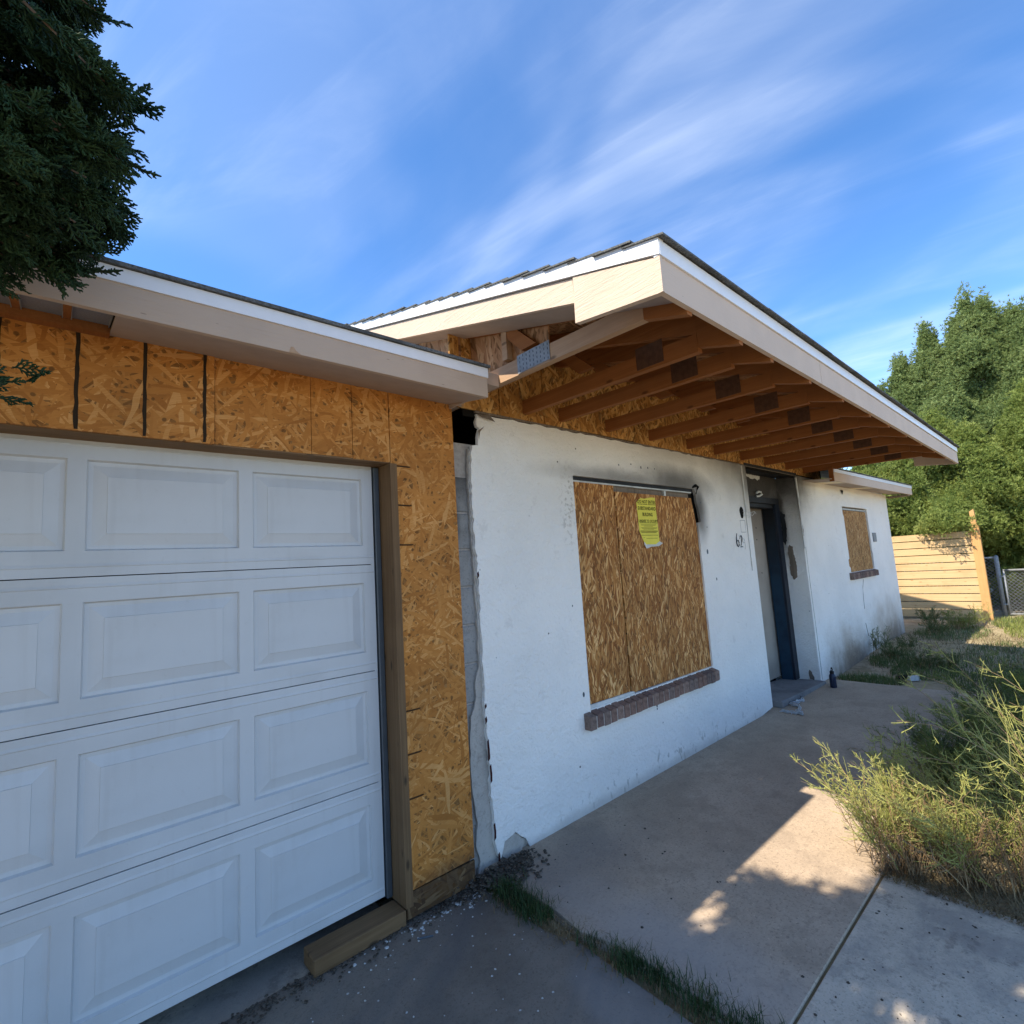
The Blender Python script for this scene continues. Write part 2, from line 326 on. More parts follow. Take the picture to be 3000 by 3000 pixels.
M_treated_x = wood_mat('treated_lumber_flat', (0.12, 0.066, 0.028), (0.25, 0.15, 0.072), 'x', kc=(0.03, 0.02, 0.012))
M_cedar = wood_mat('cedar_board', (0.52, 0.33, 0.15), (0.66, 0.46, 0.24), 'y', gscale=1.4, kc=(0.30, 0.14, 0.05))
M_cedar_post = wood_mat('cedar_post', (0.50, 0.26, 0.09), (0.60, 0.35, 0.14), 'z', kc=(0.28, 0.12, 0.04))
def paint_board(name, c, axis, b):
    k = Mat(name, 0.7, 0.3); st = {'x': (0.16, 0.1, 0.012), 'y': (0.1, 0.16, 0.012)}[axis]
    v = k.map(scale=st); n = k.noise(1.0, 4, 0.6, v, 1.2)
    c2 = k.mix(k.step(k.noise(4, 4), 0.4, 0.7), c, tuple(a * 0.93 for a in c))
    nail = k.step(k.voro(1.0, k.map(scale=(0.22, 0.22, 0.05))), 0.03, 0.05, 1, 0); c2 = k.mix(k.math('MULTIPLY', nail, 0.6), c2, (0.2, 0.15, 0.11))
    k.col(c2); k.bump(n, b, 0.006); return k.m
TAN = (0.60, 0.47, 0.36)
M_fascia = paint_board('tan_fascia', TAN, 'x', 0.3)
M_fascia_g = paint_board('tan_fascia_garage', (0.50, 0.385, 0.29), 'x', 0.45)  # copy of the fascia tan, darkened to hold the tree's shade
M_rake = paint_board('tan_rake', TAN, 'y', 0.55)
M_soffit = plain('tan_soffit', (0.42, 0.33, 0.265), 0.8, var=0.1, bump=0.1)
M_soffit_sunlit = plain('pale_new_ply', (0.90, 0.76, 0.54), 0.8, var=0.1)  # sunlight on parts of the right soffit, painted as a pale tone
M_white_metal = plain('white_drip_metal', (0.80, 0.81, 0.82), 0.4, 0.5, var=0.05)
def shingle_mat():
    k = Mat('grey_shingle', 0.95, 0.1); n = k.noise(120, 3, 0.8); c = k.mix(k.step(n, 0.35, 0.65), (0.08, 0.085, 0.085), (0.19, 0.195, 0.19))
    k.col(k.mix(k.step(k.noise(5, 3), 0.4, 0.7), c, (0.07, 0.07, 0.066))); k.bump(n, 0.6, 0.004); return k.m
M_shingle = shingle_mat()
def door_mat():
    k = Mat('white_garage_steel', 0.45, 0.4)
    c = k.mix(k.step(k.noise(1.5, 5), 0.4, 0.7), (0.55, 0.555, 0.55), (0.49, 0.495, 0.49))
    dirt = k.math('MULTIPLY', k.step(k.noise(26, 5, 0.7), 0.60, 0.72), 0.22); c = k.mix(dirt, c, (0.4, 0.38, 0.35)); c = k.mix(k.math('MULTIPLY', k.step(k.noise(3.1, 6, 0.7), 0.48, 0.72), 0.16), c, (0.40, 0.38, 0.34)); c = k.mix(k.math('MULTIPLY', k.step(k.noise(1.0, 4, 0.6, k.map(scale=(0.05, 1, 0.9))), 0.52, 0.74), 0.14), c, (0.36, 0.34, 0.31))
    k.col(c); g = k.noise(1.0, 4, 0.6, k.map(scale=(0.02, 0.02, 0.004))); k.bump(k.math('ADD', g, k.noise(160, 2)), 0.10, 0.003); return k.m
M_gdoor = door_mat()
M_black = plain('char_black', (0.012, 0.011, 0.010), 0.9, 0.1)
M_dark = plain('dark_interior', (0.03, 0.027, 0.024), 0.95, 0.1)
M_track = plain('track_steel', (0.10, 0.115, 0.13), 0.5, 0.4, 0.5)
M_vent = plain('vent_screen', (0.26, 0.28, 0.31), 0.6, 0.3, 0.3, var=0.2, scale=200, bump=0.3)
M_galv = plain('galvanised_steel', (0.30, 0.31, 0.31), 0.65, 0.4, 0.3, var=0.25, scale=30)
M_plate = plain('aged_nail_plate', (0.125, 0.062, 0.034), 0.6, 0.3, 0.3, var=0.3, scale=40)
M_stroke = plain('black_brush_mark', (0.035, 0.024, 0.015), 0.9, 0.1)
M_mark = plain('pencil_mark', (0.07, 0.035, 0.015), 0.9, 0.1)
_k = Mat('blue_door_frame', 0.5, 0.4); _k.col(_k.mix(_k.math('MULTIPLY', _k.blob(5.2, 2.3, 9, 0.95, 0.8, 0.3, 5), 0.92), _k.mix(_k.step(_k.noise(7, 5), 0.4, 0.7), (0.010, 0.038, 0.068), (0.006, 0.022, 0.042)), (0.006, 0.006, 0.007))); M_blue = _k.m
M_navy = plain('navy_frame_dark', (0.012, 0.018, 0.03), 0.5, 0.4, var=0.4, scale=9)
M_sootw = plain('sooty_wood', (0.02, 0.022, 0.026), 0.7, 0.3, var=0.5)
def beige_mat():
    k = Mat('burnt_beige_door', 0.8, 0.2); c = k.mix(k.step(k.noise(2.5, 5), 0.35, 0.7), (0.40, 0.345, 0.28), (0.30, 0.255, 0.205))
    c = k.mix(k.math('MULTIPLY', k.blob(4.9, 2.25, 0.6, 0.35, 0.9, 0.5, 6), 0.6), c, (0.07, 0.05, 0.035)); k.col(c); return k.m
M_beige = beige_mat()
M_rot = wood_mat('rotten_stile', (0.10, 0.075, 0.055), (0.26, 0.21, 0.16), 'z')
M_alum = plain('aluminium_frame', (0.55, 0.54, 0.50), 0.5, 0.4, 0.3, var=0.3)
M_caulk = plain('bare_white_strip', (0.62, 0.62, 0.58), 0.8, var=0.2)
M_mortar = plain('pale_mortar', (0.42, 0.37, 0.32), 0.95, 0.1, var=0.25, scale=40, bump=0.3)
bricks_m = []
for i, c in enumerate([(0.235, 0.145, 0.11), (0.18, 0.115, 0.095), (0.27, 0.18, 0.14), (0.17, 0.12, 0.10), (0.22, 0.155, 0.125)]):
    k = Mat('sill_brick_%s' % 'abcde'[i], 0.9, 0.2); n = k.noise(40, 5, 0.7); k.col(k.mix(k.step(n, 0.4, 0.7), c, tuple(a * 0.55 for a in c))); k.bump(n, 0.5, 0.004); bricks_m.append(k.m)
M_red = plain('old_red_primer', (0.05, 0.014, 0.012), 0.9, 0.1, var=0.4, scale=60)
M_yellow = plain('yellow_paper', (0.78, 0.68, 0.10), 0.8, 0.2, var=0.08)
M_paper_back = plain('paper_white', (0.75, 0.73, 0.65), 0.8, 0.2, var=0.1)
M_ink = plain('black_ink', (0.02, 0.02, 0.012), 0.8, 0.1)
M_ink_f = plain('faded_ink', (0.30, 0.26, 0.05), 0.8, 0.1)
M_num = plain('black_number', (0.01, 0.01, 0.01), 0.5, 0.3)
M_ghost = plain('ghost_number', (0.50, 0.48, 0.46), 0.9, 0.1)
M_bottle = plain('navy_bottle', (0.012, 0.022, 0.05), 0.4, 0.5, var=0.2)
M_chain = plain('bright_chain', (0.62, 0.64, 0.66), 0.3, 0.5, 0.9, var=0.2)
def ground_mat():
    k = Mat('sandy_soil', 0.95, 0.1)
    c = k.mix(k.step(k.noise(0.9, 6, 0.65), 0.35, 0.68), (0.50, 0.38, 0.25), (0.36, 0.27, 0.175))
    c = k.mix(k.math('MULTIPLY', k.step(k.noise(3.2, 7, 0.75), 0.50, 0.60), 0.6), c, (0.16, 0.125, 0.06))
    far = k.step(k.noise(0.35, 4), 0.40, 0.58); c = k.mix(k.math('MULTIPLY', far, 0.45), c, (0.20, 0.18, 0.06))
    st = k.step(k.noise(38, 4, 0.7), 0.5, 0.66); c = k.mix(k.math('MULTIPLY', st, 0.45), c, (0.50, 0.41, 0.28))
    k.col(c); k.bump(k.math('ADD', k.noise(24, 6, 0.7), k.noise(5, 4)), 0.7, 0.03); return k.m
M_ground = ground_mat()
M_rubble = plain('crumbled_debris', (0.12, 0.098, 0.075), 0.95, 0.1, var=0.6, scale=60, bump=0.4)
M_chip = plain('white_paint_chip', (0.62, 0.61, 0.57), 0.85, 0.2, var=0.35, scale=30)
def leaf_mat(name, cols, nscale=3.0, trans=0.25, rough=0.6):
    k = Mat(name, rough, 0.25)
    n = k.noise(nscale, 4, 0.6); r = k.noise(nscale * 14, 2, 0.6)
    t = k.math('ADD', k.math('MULTIPLY', n, 0.65), k.math('MULTIPLY', r, 0.35))
    k.col(k.ramp(t, [(0.32, cols[0]), (0.5, cols[1]), (0.68, cols[2])]))
    tr = N(k.t, 'ShaderNodeBsdfTranslucent'); k.link(k.b.inputs['Base Color'].links[0].from_socket, tr.inputs['Color'])
    ms = N(k.t, 'ShaderNodeMixShader'); ms.inputs[0].default_value = trans
    om = [n_ for n_ in k.t.nodes if n_.type == 'OUTPUT_MATERIAL'][0]
    k.link(k.b.outputs[0], ms.inputs[1]); k.link(tr.outputs[0], ms.inputs[2]); k.link(ms.outputs[0], om.inputs[0]); return k.m
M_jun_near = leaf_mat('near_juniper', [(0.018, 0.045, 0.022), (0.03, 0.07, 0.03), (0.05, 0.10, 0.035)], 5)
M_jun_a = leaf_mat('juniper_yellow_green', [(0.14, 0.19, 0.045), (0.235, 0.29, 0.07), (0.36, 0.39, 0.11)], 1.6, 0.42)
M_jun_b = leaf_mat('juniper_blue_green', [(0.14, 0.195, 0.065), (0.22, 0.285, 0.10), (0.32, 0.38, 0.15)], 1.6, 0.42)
M_jun_c = leaf_mat('juniper_deep_green', [(0.08, 0.11, 0.028), (0.13, 0.165, 0.045), (0.20, 0.22, 0.065)], 1.6, 0.35)
M_bark = wood_mat('juniper_bark', (0.10, 0.07, 0.05), (0.20, 0.15, 0.11), 'z', False)
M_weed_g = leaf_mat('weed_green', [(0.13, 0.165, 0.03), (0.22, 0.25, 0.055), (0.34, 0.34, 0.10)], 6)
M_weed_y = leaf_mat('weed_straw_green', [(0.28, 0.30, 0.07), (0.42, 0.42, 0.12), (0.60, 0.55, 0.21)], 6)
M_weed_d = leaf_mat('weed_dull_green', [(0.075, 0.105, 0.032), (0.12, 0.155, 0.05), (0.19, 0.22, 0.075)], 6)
M_stem = leaf_mat('dry_stem', [(0.22, 0.13, 0.06), (0.34, 0.22, 0.11), (0.44, 0.33, 0.18)], 5, 0.1)
M_grass = leaf_mat('crack_grass', [(0.025, 0.05, 0.016), (0.045, 0.08, 0.024), (0.085, 0.115, 0.04)], 5)
M_thatch = leaf_mat('dry_thatch', [(0.10, 0.07, 0.035), (0.17, 0.12, 0.06), (0.26, 0.2, 0.1)], 7, 0.1)

# ------------------------------------------------------------------ ground, driveway, slabs
def gz(x, y):
    t = min(max((x - 5.4) / 3.2, 0), 1); return -0.075 + 0.095 * t * t * (3 - 2 * t)
xs = sorted(set([-60, -30, -15, -8, 40, 70, 110] + [round(-6 + i * 0.5, 2) for i in range(60)])); ys = sorted(set([-60, -30, -15, 15, 30, 60] + [round(-8 + i * 0.4, 2) for i in range(41)]))
gm = MB()
r0 = random.Random(3)
gm.v = [(x, y, gz(x, y) + (r0.uniform(-0.012, 0.012) if x > 5.7 and -8 < y < 8 else 0)) for y in ys for x in xs]; nx_ = len(xs)
gm.f = [(j * nx_ + i, j * nx_ + i + 1, (j + 1) * nx_ + i + 1, (j + 1) * nx_ + i) for j in range(len(ys) - 1) for i in range(nx_ - 1)]
tag(gm.build('ground', M_ground, smooth=True), kind='structure')
def slab(name, poly, z0, z1, mat):
    return tag(MB().prism([poly], z0, z1, 'z').build(name, mat, bevel=0.0035), kind='structure')
edge = [(0.10, 0.09), (0.10, 0.02)] + jag((0.10, 0.02), (0.13, -1.455), 9, 0.02, 5) + [(0.13, -1.455)]
slab('porch_slab', edge + [(5.57, -1.455), (5.57, 0.30), (3.86, 0.30), (3.86, 0.09)], -0.16, -0.028, M_slab_porch)
slab('front_walk', [(0.14, -1.464), (0.10, -4.5), (-0.05, -12), (1.42, -12), (1.41, -4.0), (1.40, -1.90), (1.42, -1.466)], -0.16, -0.034, M_slab_walk)
r1 = random.Random(12); tag(MB().prism([[(0.10, -1.452), (1.45, -1.452), (1.45, -1.470), (0.10, -1.470)]], -0.10, -0.039, 'z').build('joint_soil', M_thatch), 'dark soil packed in the joint between the tan slab and grey walk', 'soil', kind='stuff')
dedge = [(0.02, 0.02)] + jag((0.02, 0.02), (0.06, -1.55), 9, 0.025, 8) + [(0.06, -1.55), (0.04, -4.5), (-0.10, -12)]
slab('driveway', dedge + [(-3.3, -12), (-3.3, 0.05), (-0.5, 0.05)], -0.18, -0.05, M_drive)

# ------------------------------------------------------------------ garage
G = tag(empty('garage', (-1.9, 0.1, -0.05)), 'attached garage faced in bare orange OSB with tan eave above its white door', 'garage')
GI = Matrix.Translation((1.9, -0.1, 0.05))
def gp(o):
    o.parent = G; o.matrix_parent_inverse = GI; return o
OB, OT = 2.158, 2.56
def gbox(n, m, *a, **k): return gp(box(n, m, None, *a, **k))
seams = [-3.30, -2.45, -1.204]; P_ = []
gbox('osb_panel', M_osb_g, -3.30, -2.424, 0, 0.012, OB, OT)
p_left = gbox('osb_panel', M_osb_g, -2.420, -1.205, -0.012, 0.0, OB - 0.004, OT)
p_mid = gbox('osb_panel', M_osb_g, -1.201, -0.806, 0.0, 0.012, OB, OT)
gbox('osb_panel', M_osb_g, -0.803, -0.605, 0.001, 0.012, OB + 0.002, OT)
gbox('osb_panel', M_osb_g, -0.602, -0.404, 0.0, 0.012, OB - 0.002, OT)
p_side = gbox('osb_panel', M_osb_g, -0.400, 0.0, -0.002, 0.012, 0.088, OT)
gp(MB().prism([[(-0.40, -0.03), (0.0, -0.035), (0.002, 0.076), (-0.396, 0.083)]], 0.0, 0.012).build('osb_panel', M_osb_rot))
# black brush marks over the studs, and short cut marks at the opening edge
def stroke(parent, x, z0, z1, w, y, mat, seed, name='brush_mark'):
    r = random.Random(seed); n = 12
    L = [(x - w / 2 + r.uniform(-1, 1) * w * 0.16, z0 + (z1 - z0) * i / n) for i in range(n + 1)]
    Rr = [(x + w / 2 + r.uniform(-1, 1) * w * 0.16, z0 + (z1 - z0) * i / n) for i in range(n, -1, -1)]
    o = MB().prism([L + Rr], y - 0.001, y).build(name, mat); o.parent = parent; o.matrix_parent_inverse = parent.matrix_world.inverted() if False else GI; return o
def sub(parent, o): o.parent = parent; o.matrix_parent_inverse = (G.matrix_basis @ parent.matrix_parent_inverse @ parent.matrix_basis).inverted(); return o
def gsub(parent, o):
    o.parent = parent; o.matrix_parent_inverse = Matrix.Identity(4); return o
def stroke2(parent, *a, **k):
    r = random.Random(a[-1]); x, z0, z1, w, y, mat, seed = a; n = 12
    L = [(x - w / 2 + r.uniform(-1, 1) * w * 0.16, z0 + (z1 - z0) * i / n) for i in range(n + 1)]
    Rr = [(x + w / 2 + r.uniform(-1, 1) * w * 0.16, z0 + (z1 - z0) * i / n) for i in range(n, -1, -1)]
    return gsub(parent, MB().prism([L + Rr], y - 0.0012, y + 0.0008).build(k.get('name', 'brush_mark'), mat))
for i, x in enumerate((-2.05, -1.842, -1.640, -1.441, -1.241)): stroke2(p_left, x, OB, OT - 0.02, 0.0115, -0.012, M_stroke, 20 + i)
for i, z in enumerate((2.140, 1.934, 1.729, 0.907, 0.702, 0.496)):
    gsub(p_side, MB().prism([[(-0.397, z - 0.004), (-0.30, z - 0.005), (-0.286, z - 0.002), (-0.289, z + 0.003), (-0.397, z + 0.005)]], -0.0032, -0.0012).build('cut_mark', M_mark))
gbox('header_board', M_treated_x, -3.0, -0.404, 0.004, 0.145, 2.118 + 0.034, 2.156 + 0.02)
gbox('jamb_board', M_treated, -0.4065, -0.368, -0.004, 0.145, 0.02, 2.151)
gbox('jamb_board', M_treated, -3.03, -2.99, 0.0, 0.145, -0.04, 2.151)
gbox('door_track', M_track, -0.4385, -0.408, 0.118, 0.16, 0.03, 2.150, bevel=0.004)
gbox('sill_block', M_treated_x, -0.838, -0.408, -0.006, 0.116, -0.048, 0.020, bevel=0.004)
gbox('floor_lip', M_slab_walk, -3.0, -0.42, 0.055, 0.30, -0.20, -0.058)
gbox('interior_wall', M_dark, -3.4, 0.0, 0.50, 0.52, -0.1, 2.5); gbox('interior_floor', M_dark, -3.0, 0.0, 0.301, 0.499, -0.2, -0.075)
gbox('side_wall', M_block, -3.42, -3.301, 0.0, 4.5, -0.1, 2.56); gbox('front_wall', M_osb_g, -3.30, -3.031, 0.0, 0.012, -0.1, 2.154)
gbox('interior_wall', M_dark, -0.39, -0.02, 0.013, 0.03, 0.0, 2.50)
# sectional door: four sections, each stamped with raised panels
door = gp(box('garage_door', M_track, None, -2.87, -0.446, 0.145, 0.172, 0.044, 0.062))
D0, SH, DY = 0.043, 0.533, 0.13
PW, PG, PB = 0.5202, 0.0558, -1.5996
cols_ = [PB + PW + PG, PB, PB - PW - PG, PB - 2 * (PW + PG)]
sec_loops = [[(-2.87, 0), (-0.445, 0), (-0.445, SH - 0.004), (-2.87, SH - 0.004)]] + [[(x, 0.094), (x + PW, 0.094), (x + PW, SH - 0.094), (x, SH - 0.094)] for x in cols_]
sm_ = MB().prism(sec_loops, 0.0, 0.04)
for zz in (0.036, SH - 0.040):   # pressed ribs beside each joint
    sm_.add([(-2.868, -0.0025, zz), (-0.447, -0.0025, zz), (-0.447, 0.0, zz + 0.010), (-2.868, 0.0, zz + 0.010), (-2.868, 0.0, zz - 0.004), (-0.447, 0.0, zz - 0.004)], [(0, 1, 2, 3), (4, 5, 1, 0)])
sec_me = sm_.mesh('door_section')
def panel_mesh():
    m = MB(); rings = [(0.0, 0.0), (0.006, 0.013), (0.020, 0.014), (0.062, 0.003), (0.0635, 0.0005)]
    z0, z1 = 0.094, SH - 0.094; pts = []
    for off, d in rings: pts += [(off, d, z0 + off), (PW - off, d, z0 + off), (PW - off, d, z1 - off), (off, d, z1 - off)]
    f = []
    for i in range(len(rings) - 1):
        for k_ in range(4): f.append((i * 4 + k_, i * 4 + (k_ + 1) % 4, i * 4 + 4 + (k_ + 1) % 4, i * 4 + 4 + k_))
    b = (len(rings) - 1) * 4; f.append((b, b + 1, b + 2, b + 3)); m.add(pts, f); return m.mesh('raised_panel')
pan_me = panel_mesh(); sec_me.materials.append(M_gdoor); pan_me.materials.append(M_gdoor)
for r_ in range(4):
    s_ = gsub(door, link('door_section', sec_me)); s_.location = (0, DY, D0 + SH * r_)
    for x in cols_:
        q = gsub(door, link('raised_panel', pan_me)); q.location = (x, DY, D0 + SH * r_)
    h = gsub(door, MB().box(-0.462, -0.446, 0.128, 0.14, D0 + SH * (r_ + 1) - 0.010, D0 + SH * (r_ + 1) + 0.004).build('end_hinge', M_gdoor))
# eave of the garage
EY, EB, EM, ET = -0.335, 2.475, 2.580, 2.632
gp(MB().box(-4.2, 0.0, EY, EY + 0.022, EB, EM).build('fascia', M_fascia_g))
gp(MB().prism([[(-1.012, EB + 0.001), (-1.005, EB + 0.024), (-0.996, EB + 0.026), (-0.985, EB + 0.012), (-0.968, EB + 0.001)]], EY - 0.0015, EY + 0.001).build('splintered_nick', M_truss_l))
gp(MB().box(-4.2, 0.004, EY - 0.006, EY + 0.02, EM + 0.0005, ET).build('drip_edge', M_white_metal))
gp(MB().prism([[(EY - 0.02, ET + 0.001), (EY - 0.02, ET + 0.015), (4.0, 3.10), (4.0, 3.085)]], -4.25, 0.012, 'x').build('roof', M_shingle))
gp(MB().hexa([(-1.552, EY + 0.023, EB + 0.002), (-0.001, EY + 0.023, EB + 0.002), (-0.001, 0.14, 2.553), (-1.552, 0.14, 2.553), (-1.552, EY + 0.023, EB + 0.012), (-0.001, EY + 0.023, EB + 0.012), (-0.001, 0.14, 2.563), (-1.552, 0.14, 2.563)]).build('soffit', M_soffit))
gp(MB().box(-4.2, 0.0, EY + 0.022, EY + 0.04, EB + 0.03, EM).build('sub_fascia', M_truss))
gp(MB().box(-0.018, 0.0, EY + 0.041, 0.0, EB + 0.03, 2.65).build('eave_return', M_soffit))
gp(MB().box(0.0, 0.148, -0.26, 0.0, 2.585, 2.655).build('sun_stop_block', M_soffit)); gp(MB().box(0.0, 0.099, 0.031, 0.6, 2.545, 2.80).build('sun_stop_block', M_soffit))  # blocks added to stop sun slipping past the garage roof end
# open bay at the left: vent screens between rafter blocks
for i in range(7):
    x = -1.556 - i * 0.128
    v_ = gp(MB().hexa([(x - 0.104, EY + 0.025, EB + 0.030), (x, EY + 0.025, EB + 0.030), (x, -0.055, EB + 0.072), (x - 0.104, -0.055, EB + 0.072), (x - 0.104, EY + 0.025, EB + 0.034), (x, EY + 0.025, EB + 0.034), (x, -0.055, EB + 0.076), (x - 0.104, -0.055, EB + 0.076)]).build('vent_screen', M_vent))
    for xx in (x - 0.106, x - 0.002):
        gsub(v_, MB().hexa([(xx, EY + 0.025, EB + 0.022), (xx + 0.003, EY + 0.025, EB + 0.022), (xx + 0.003, -0.055, EB + 0.064), (xx, -0.055, EB + 0.064), (xx, EY + 0.025, EB + 0.03), (xx + 0.003, EY + 0.025, EB + 0.03), (xx + 0.003, -0.055, EB + 0.072), (xx, -0.055, EB + 0.072)]).build('screen_edge', M_galv))
    gp(MB().hexa([(x - 0.128, EY + 0.025, EB + 0.020), (x - 0.106, EY + 0.025, EB + 0.020), (x - 0.106, 0.0, EB + 0.075), (x - 0.128, 0.0, EB + 0.075), (x - 0.128, EY + 0.025, EB + 0.04), (x - 0.106, EY + 0.025, EB + 0.04), (x - 0.106, 0.0, EB + 0.095), (x - 0.128, 0.0, EB + 0.095)]).build('rafter_block', M_truss))
gp(MB().box(-4.2, -1.553, -0.054, -0.013, 2.515, 2.56).build('frieze_board', M_truss))
gp(MB().box(-4.2, -0.02, EY + 0.041, 0.6, 2.645, 2.655).build('roof_deck', M_dark))

# ------------------------------------------------------------------ house
H = tag(empty('house', (4.8, 0.03, -0.03)), 'single storey white stucco house with boarded windows, smoke stains and deep truss porch roof', 'house')
HI = Matrix.Translation((-4.8, -0.03, 0.03))
def hp(o): o.parent = H; o.matrix_parent_inverse = HI; return o
def hbox(n, m, *a, **k): return hp(box(n, m, None, *a, **k))
WY = 0.03; ZB = -0.03
left_edge = [(0.424, -0.03), (0.394, 0.027), (0.36, 0.05), (0.317, 0.089), (0.27, 0.075), (0.235, 0.068), (0.222, 0.03), (0.211, 0.008), (0.20, -0.01), (0.186, 0.014), (0.178, 0.05), (0.167, 0.094), (0.172, 0.19), (0.165, 0.277), (0.160, 0.36), (0.166, 0.465), (0.158, 0.58), (0.156, 0.703), (0.150, 0.793), (0.154, 0.95), (0.148, 1.083), (0.153, 1.21), (0.149, 1.30), (0.155, 1.381), (0.150, 1.48), (0.149, 1.593), (0.143, 1.73), (0.137, 1.892), (0.142, 2.02), (0.140, 2.123), (0.150, 2.25), (0.160, 2.317), (0.205, 2.325), (0.212, 2.40), (0.225, 2.432), (0.205, 2.44), (0.198, 2.47), (0.210, 2.50), (0.205, 2.518), (0.235, 2.512), (0.30, 2.522)]
# densify the broken edge so it looks torn, not cut
dense = []
rj = random.Random(11)
for i in range(len(left_edge) - 1):
    a, b = left_edge[i], left_edge[i + 1]; n = max(1, int(math.hypot(b[0] - a[0], b[1] - a[1]) / 0.022))
    for j in range(n):
        t = j / n; dense.append((a[0] + (b[0] - a[0]) * t + (rj.uniform(-0.007, 0.007) if j else 0), a[1] + (b[1] - a[1]) * t))
dense.append(left_edge[-1])
top = [(0.30, 2.522)] + jag((0.30, 2.522), (3.88, 2.528), 70, 0.006, 4) + [(3.88, 2.528)]
outer = dense + top[1:] + [(3.88, 0.0), (3.6, -0.03)]
win1 = [(1.045, 0.60), (1.045, 2.205), (2.735, 2.205)] + jag((2.735, 2.205), (2.80, 1.90), 5, 0.008, 2) + [(2.80, 1.90), (2.745, 1.89), (2.745, 0.60)]
hp(MB().prism([outer, win1], WY, WY + 0.024).build('stucco_wall', M_stucco))
# torn edge of coat underneath, the grey block core, red primer left along the break
bc = [(0.42, -0.05), (0.06, -0.05), (0.08, 0.014), (0.057, 0.103), (0.076, 0.213), (0.064, 0.29), (0.05, 0.402), (0.047, 0.52), (0.052, 0.651), (0.066, 0.769), (0.095, 0.82), (0.110, 0.873), (0.110, 0.952), (0.140, 1.03), (0.143, 1.25), (0.139, 1.60), (0.131, 1.9), (0.135, 2.2), (0.147, 2.30), (0.4, 2.30)]
bcd = []
for i in range(len(bc)):
    a, b = bc[i], bc[(i + 1) % len(bc)]; n = max(1, int(math.hypot(b[0] - a[0], b[1] - a[1]) / 0.03))
    for j in range(n):
        t = j / n; bcd.append((a[0] + (b[0] - a[0]) * t + (rj.uniform(-0.004, 0.004) if j and i < 18 else 0), a[1] + (b[1] - a[1]) * t))
hp(MB().prism([bcd], WY + 0.025, WY + 0.040).build('plaster_coat', M_basecoat))
z = -0.02
for i in range(11):
    if z + 0.2 > 2.33: break
    w = 0.142 - 0.006 * (i % 2)
    hbox('concrete_block', M_block, -0.25, w + 0.25, WY + 0.041, WY + 0.18, z, z + 0.207, bevel=0.006); z += 0.2155
hbox('mortar_core', M_mortar, -0.25, 0.40, WY + 0.047, WY + 0.17, -0.05, 2.335)
for i, (x, z0, z1) in enumerate([(0.157, 0.52, 0.635), (0.165, 0.40, 0.50), (0.170, 0.10, 0.19), (0.190, -0.03, 0.03), (0.151, 0.72, 0.76), (0.150, 1.53, 1.57), (0.153, 0.80, 0.83)]):
    m = [(x - 0.007, z0), (x + 0.006, z0 + 0.01), (x + 0.008, (z0 + z1) / 2), (x + 0.004, z1), (x - 0.006, z1 - 0.01), (x - 0.004, (z0 + z1) / 2 - 0.01)]
    hp(MB().prism([m], WY - 0.0015, WY + 0.001).build('primer_scar', M_red))
hp(MB().prism([rough([(0.215, 0.0), (0.24, 0.066), (0.27, 0.073), (0.317, 0.087), (0.36, 0.048), (0.392, 0.025), (0.36, -0.03), (0.25, -0.04)], 0.015, 0.005)], WY + 0.006, WY + 0.030).build('plaster_coat', M_basecoat))
# flap of torn lath and paper at the top of the break
hp(MB().add([(0.20, 0.02, 2.515), (0.30, 0.016, 2.520), (0.325, -0.004, 2.475), (0.285, 0.010, 2.490), (0.235, 0.012, 2.495)], [(0, 1, 2, 3, 4)]).build('torn_flap', M_rot))
hp(MB().add([(0.212, 0.028, 2.415), (0.24, 0.0, 2.44), (0.226, 0.028, 2.41), (0.213, 0.028, 2.36)], [(0, 1, 2), (0, 2, 3)]).build('torn_flap', M_rot))
# closed dark body behind the facade
hbox('body_wall', M_dark, 0.42, 3.86, 0.10, 0.14, -0.1, 2.52); hbox('body_wall', M_dark, 5.34, 9.60, 0.10, 0.14, -0.1, 2.48)
hbox('body_wall', M_dark, 0.12, 5.5, 1.6, 1.64, -0.1, 3.3); hp(MB().prism([[(0.076, -0.1), (6.0, -0.1), (6.0, 3.9), (5.0, 4.0), (0.076, 2.56)]], 9.58, 9.67, 'x').build('end_wall', M_stucco))
hbox('body_wall', M_dark, -0.02, 0.0, 0.25, 1.6, -0.1, 2.6); hbox('body_floor', M_dark, 0.0, 9.5, 0.56, 1.6, -0.2, -0.04)
# right hand wall with its window opening
wx0, wx1, wz0, wz1 = 7.06, 8.31, 1.215, 2.195
rt = [(5.31, -0.06), (9.67, -0.06), (9.67, 2.49), (5.31, 2.53)]
w2 = [(wx0, wz0), (wx1, wz0), (wx1 + 0.02, 1.45), (wx1, 1.5), (wx1, wz1), (wx0 - 0.03, wz1), (wx0 - 0.03, 2.08), (wx0, 2.04), (wx0, 1.42), (wx0 - 0.05, 1.40), (wx0 - 0.05, 1.31), (wx0, 1.28)]
hp(MB().prism([rt, w2], WY, WY + 0.045).build('stucco_wall', M_stucco))
# recessed entry: back wall, returns, ceiling
AY = 0.27
hp(MB().prism([[(3.80, -0.06), (4.14, -0.06), (4.14, 2.262), (5.305, 2.262), (5.305, 2.57), (3.80, 2.57)]], AY, AY + 0.05).build('entry_wall', M_stucco))
hbox('entry_return', M_stucco, 5.311, 5.40, WY + 0.046, AY + 0.30, -0.06, 2.528)
hbox('entry_return', M_stucco, 3.80, 3.879, WY + 0.025, AY - 0.001, -0.06, 2.527)
hbox('entry_ceiling', M_sootw, 3.86, 5.36, WY, AY - 0.001, 2.531, 2.56)
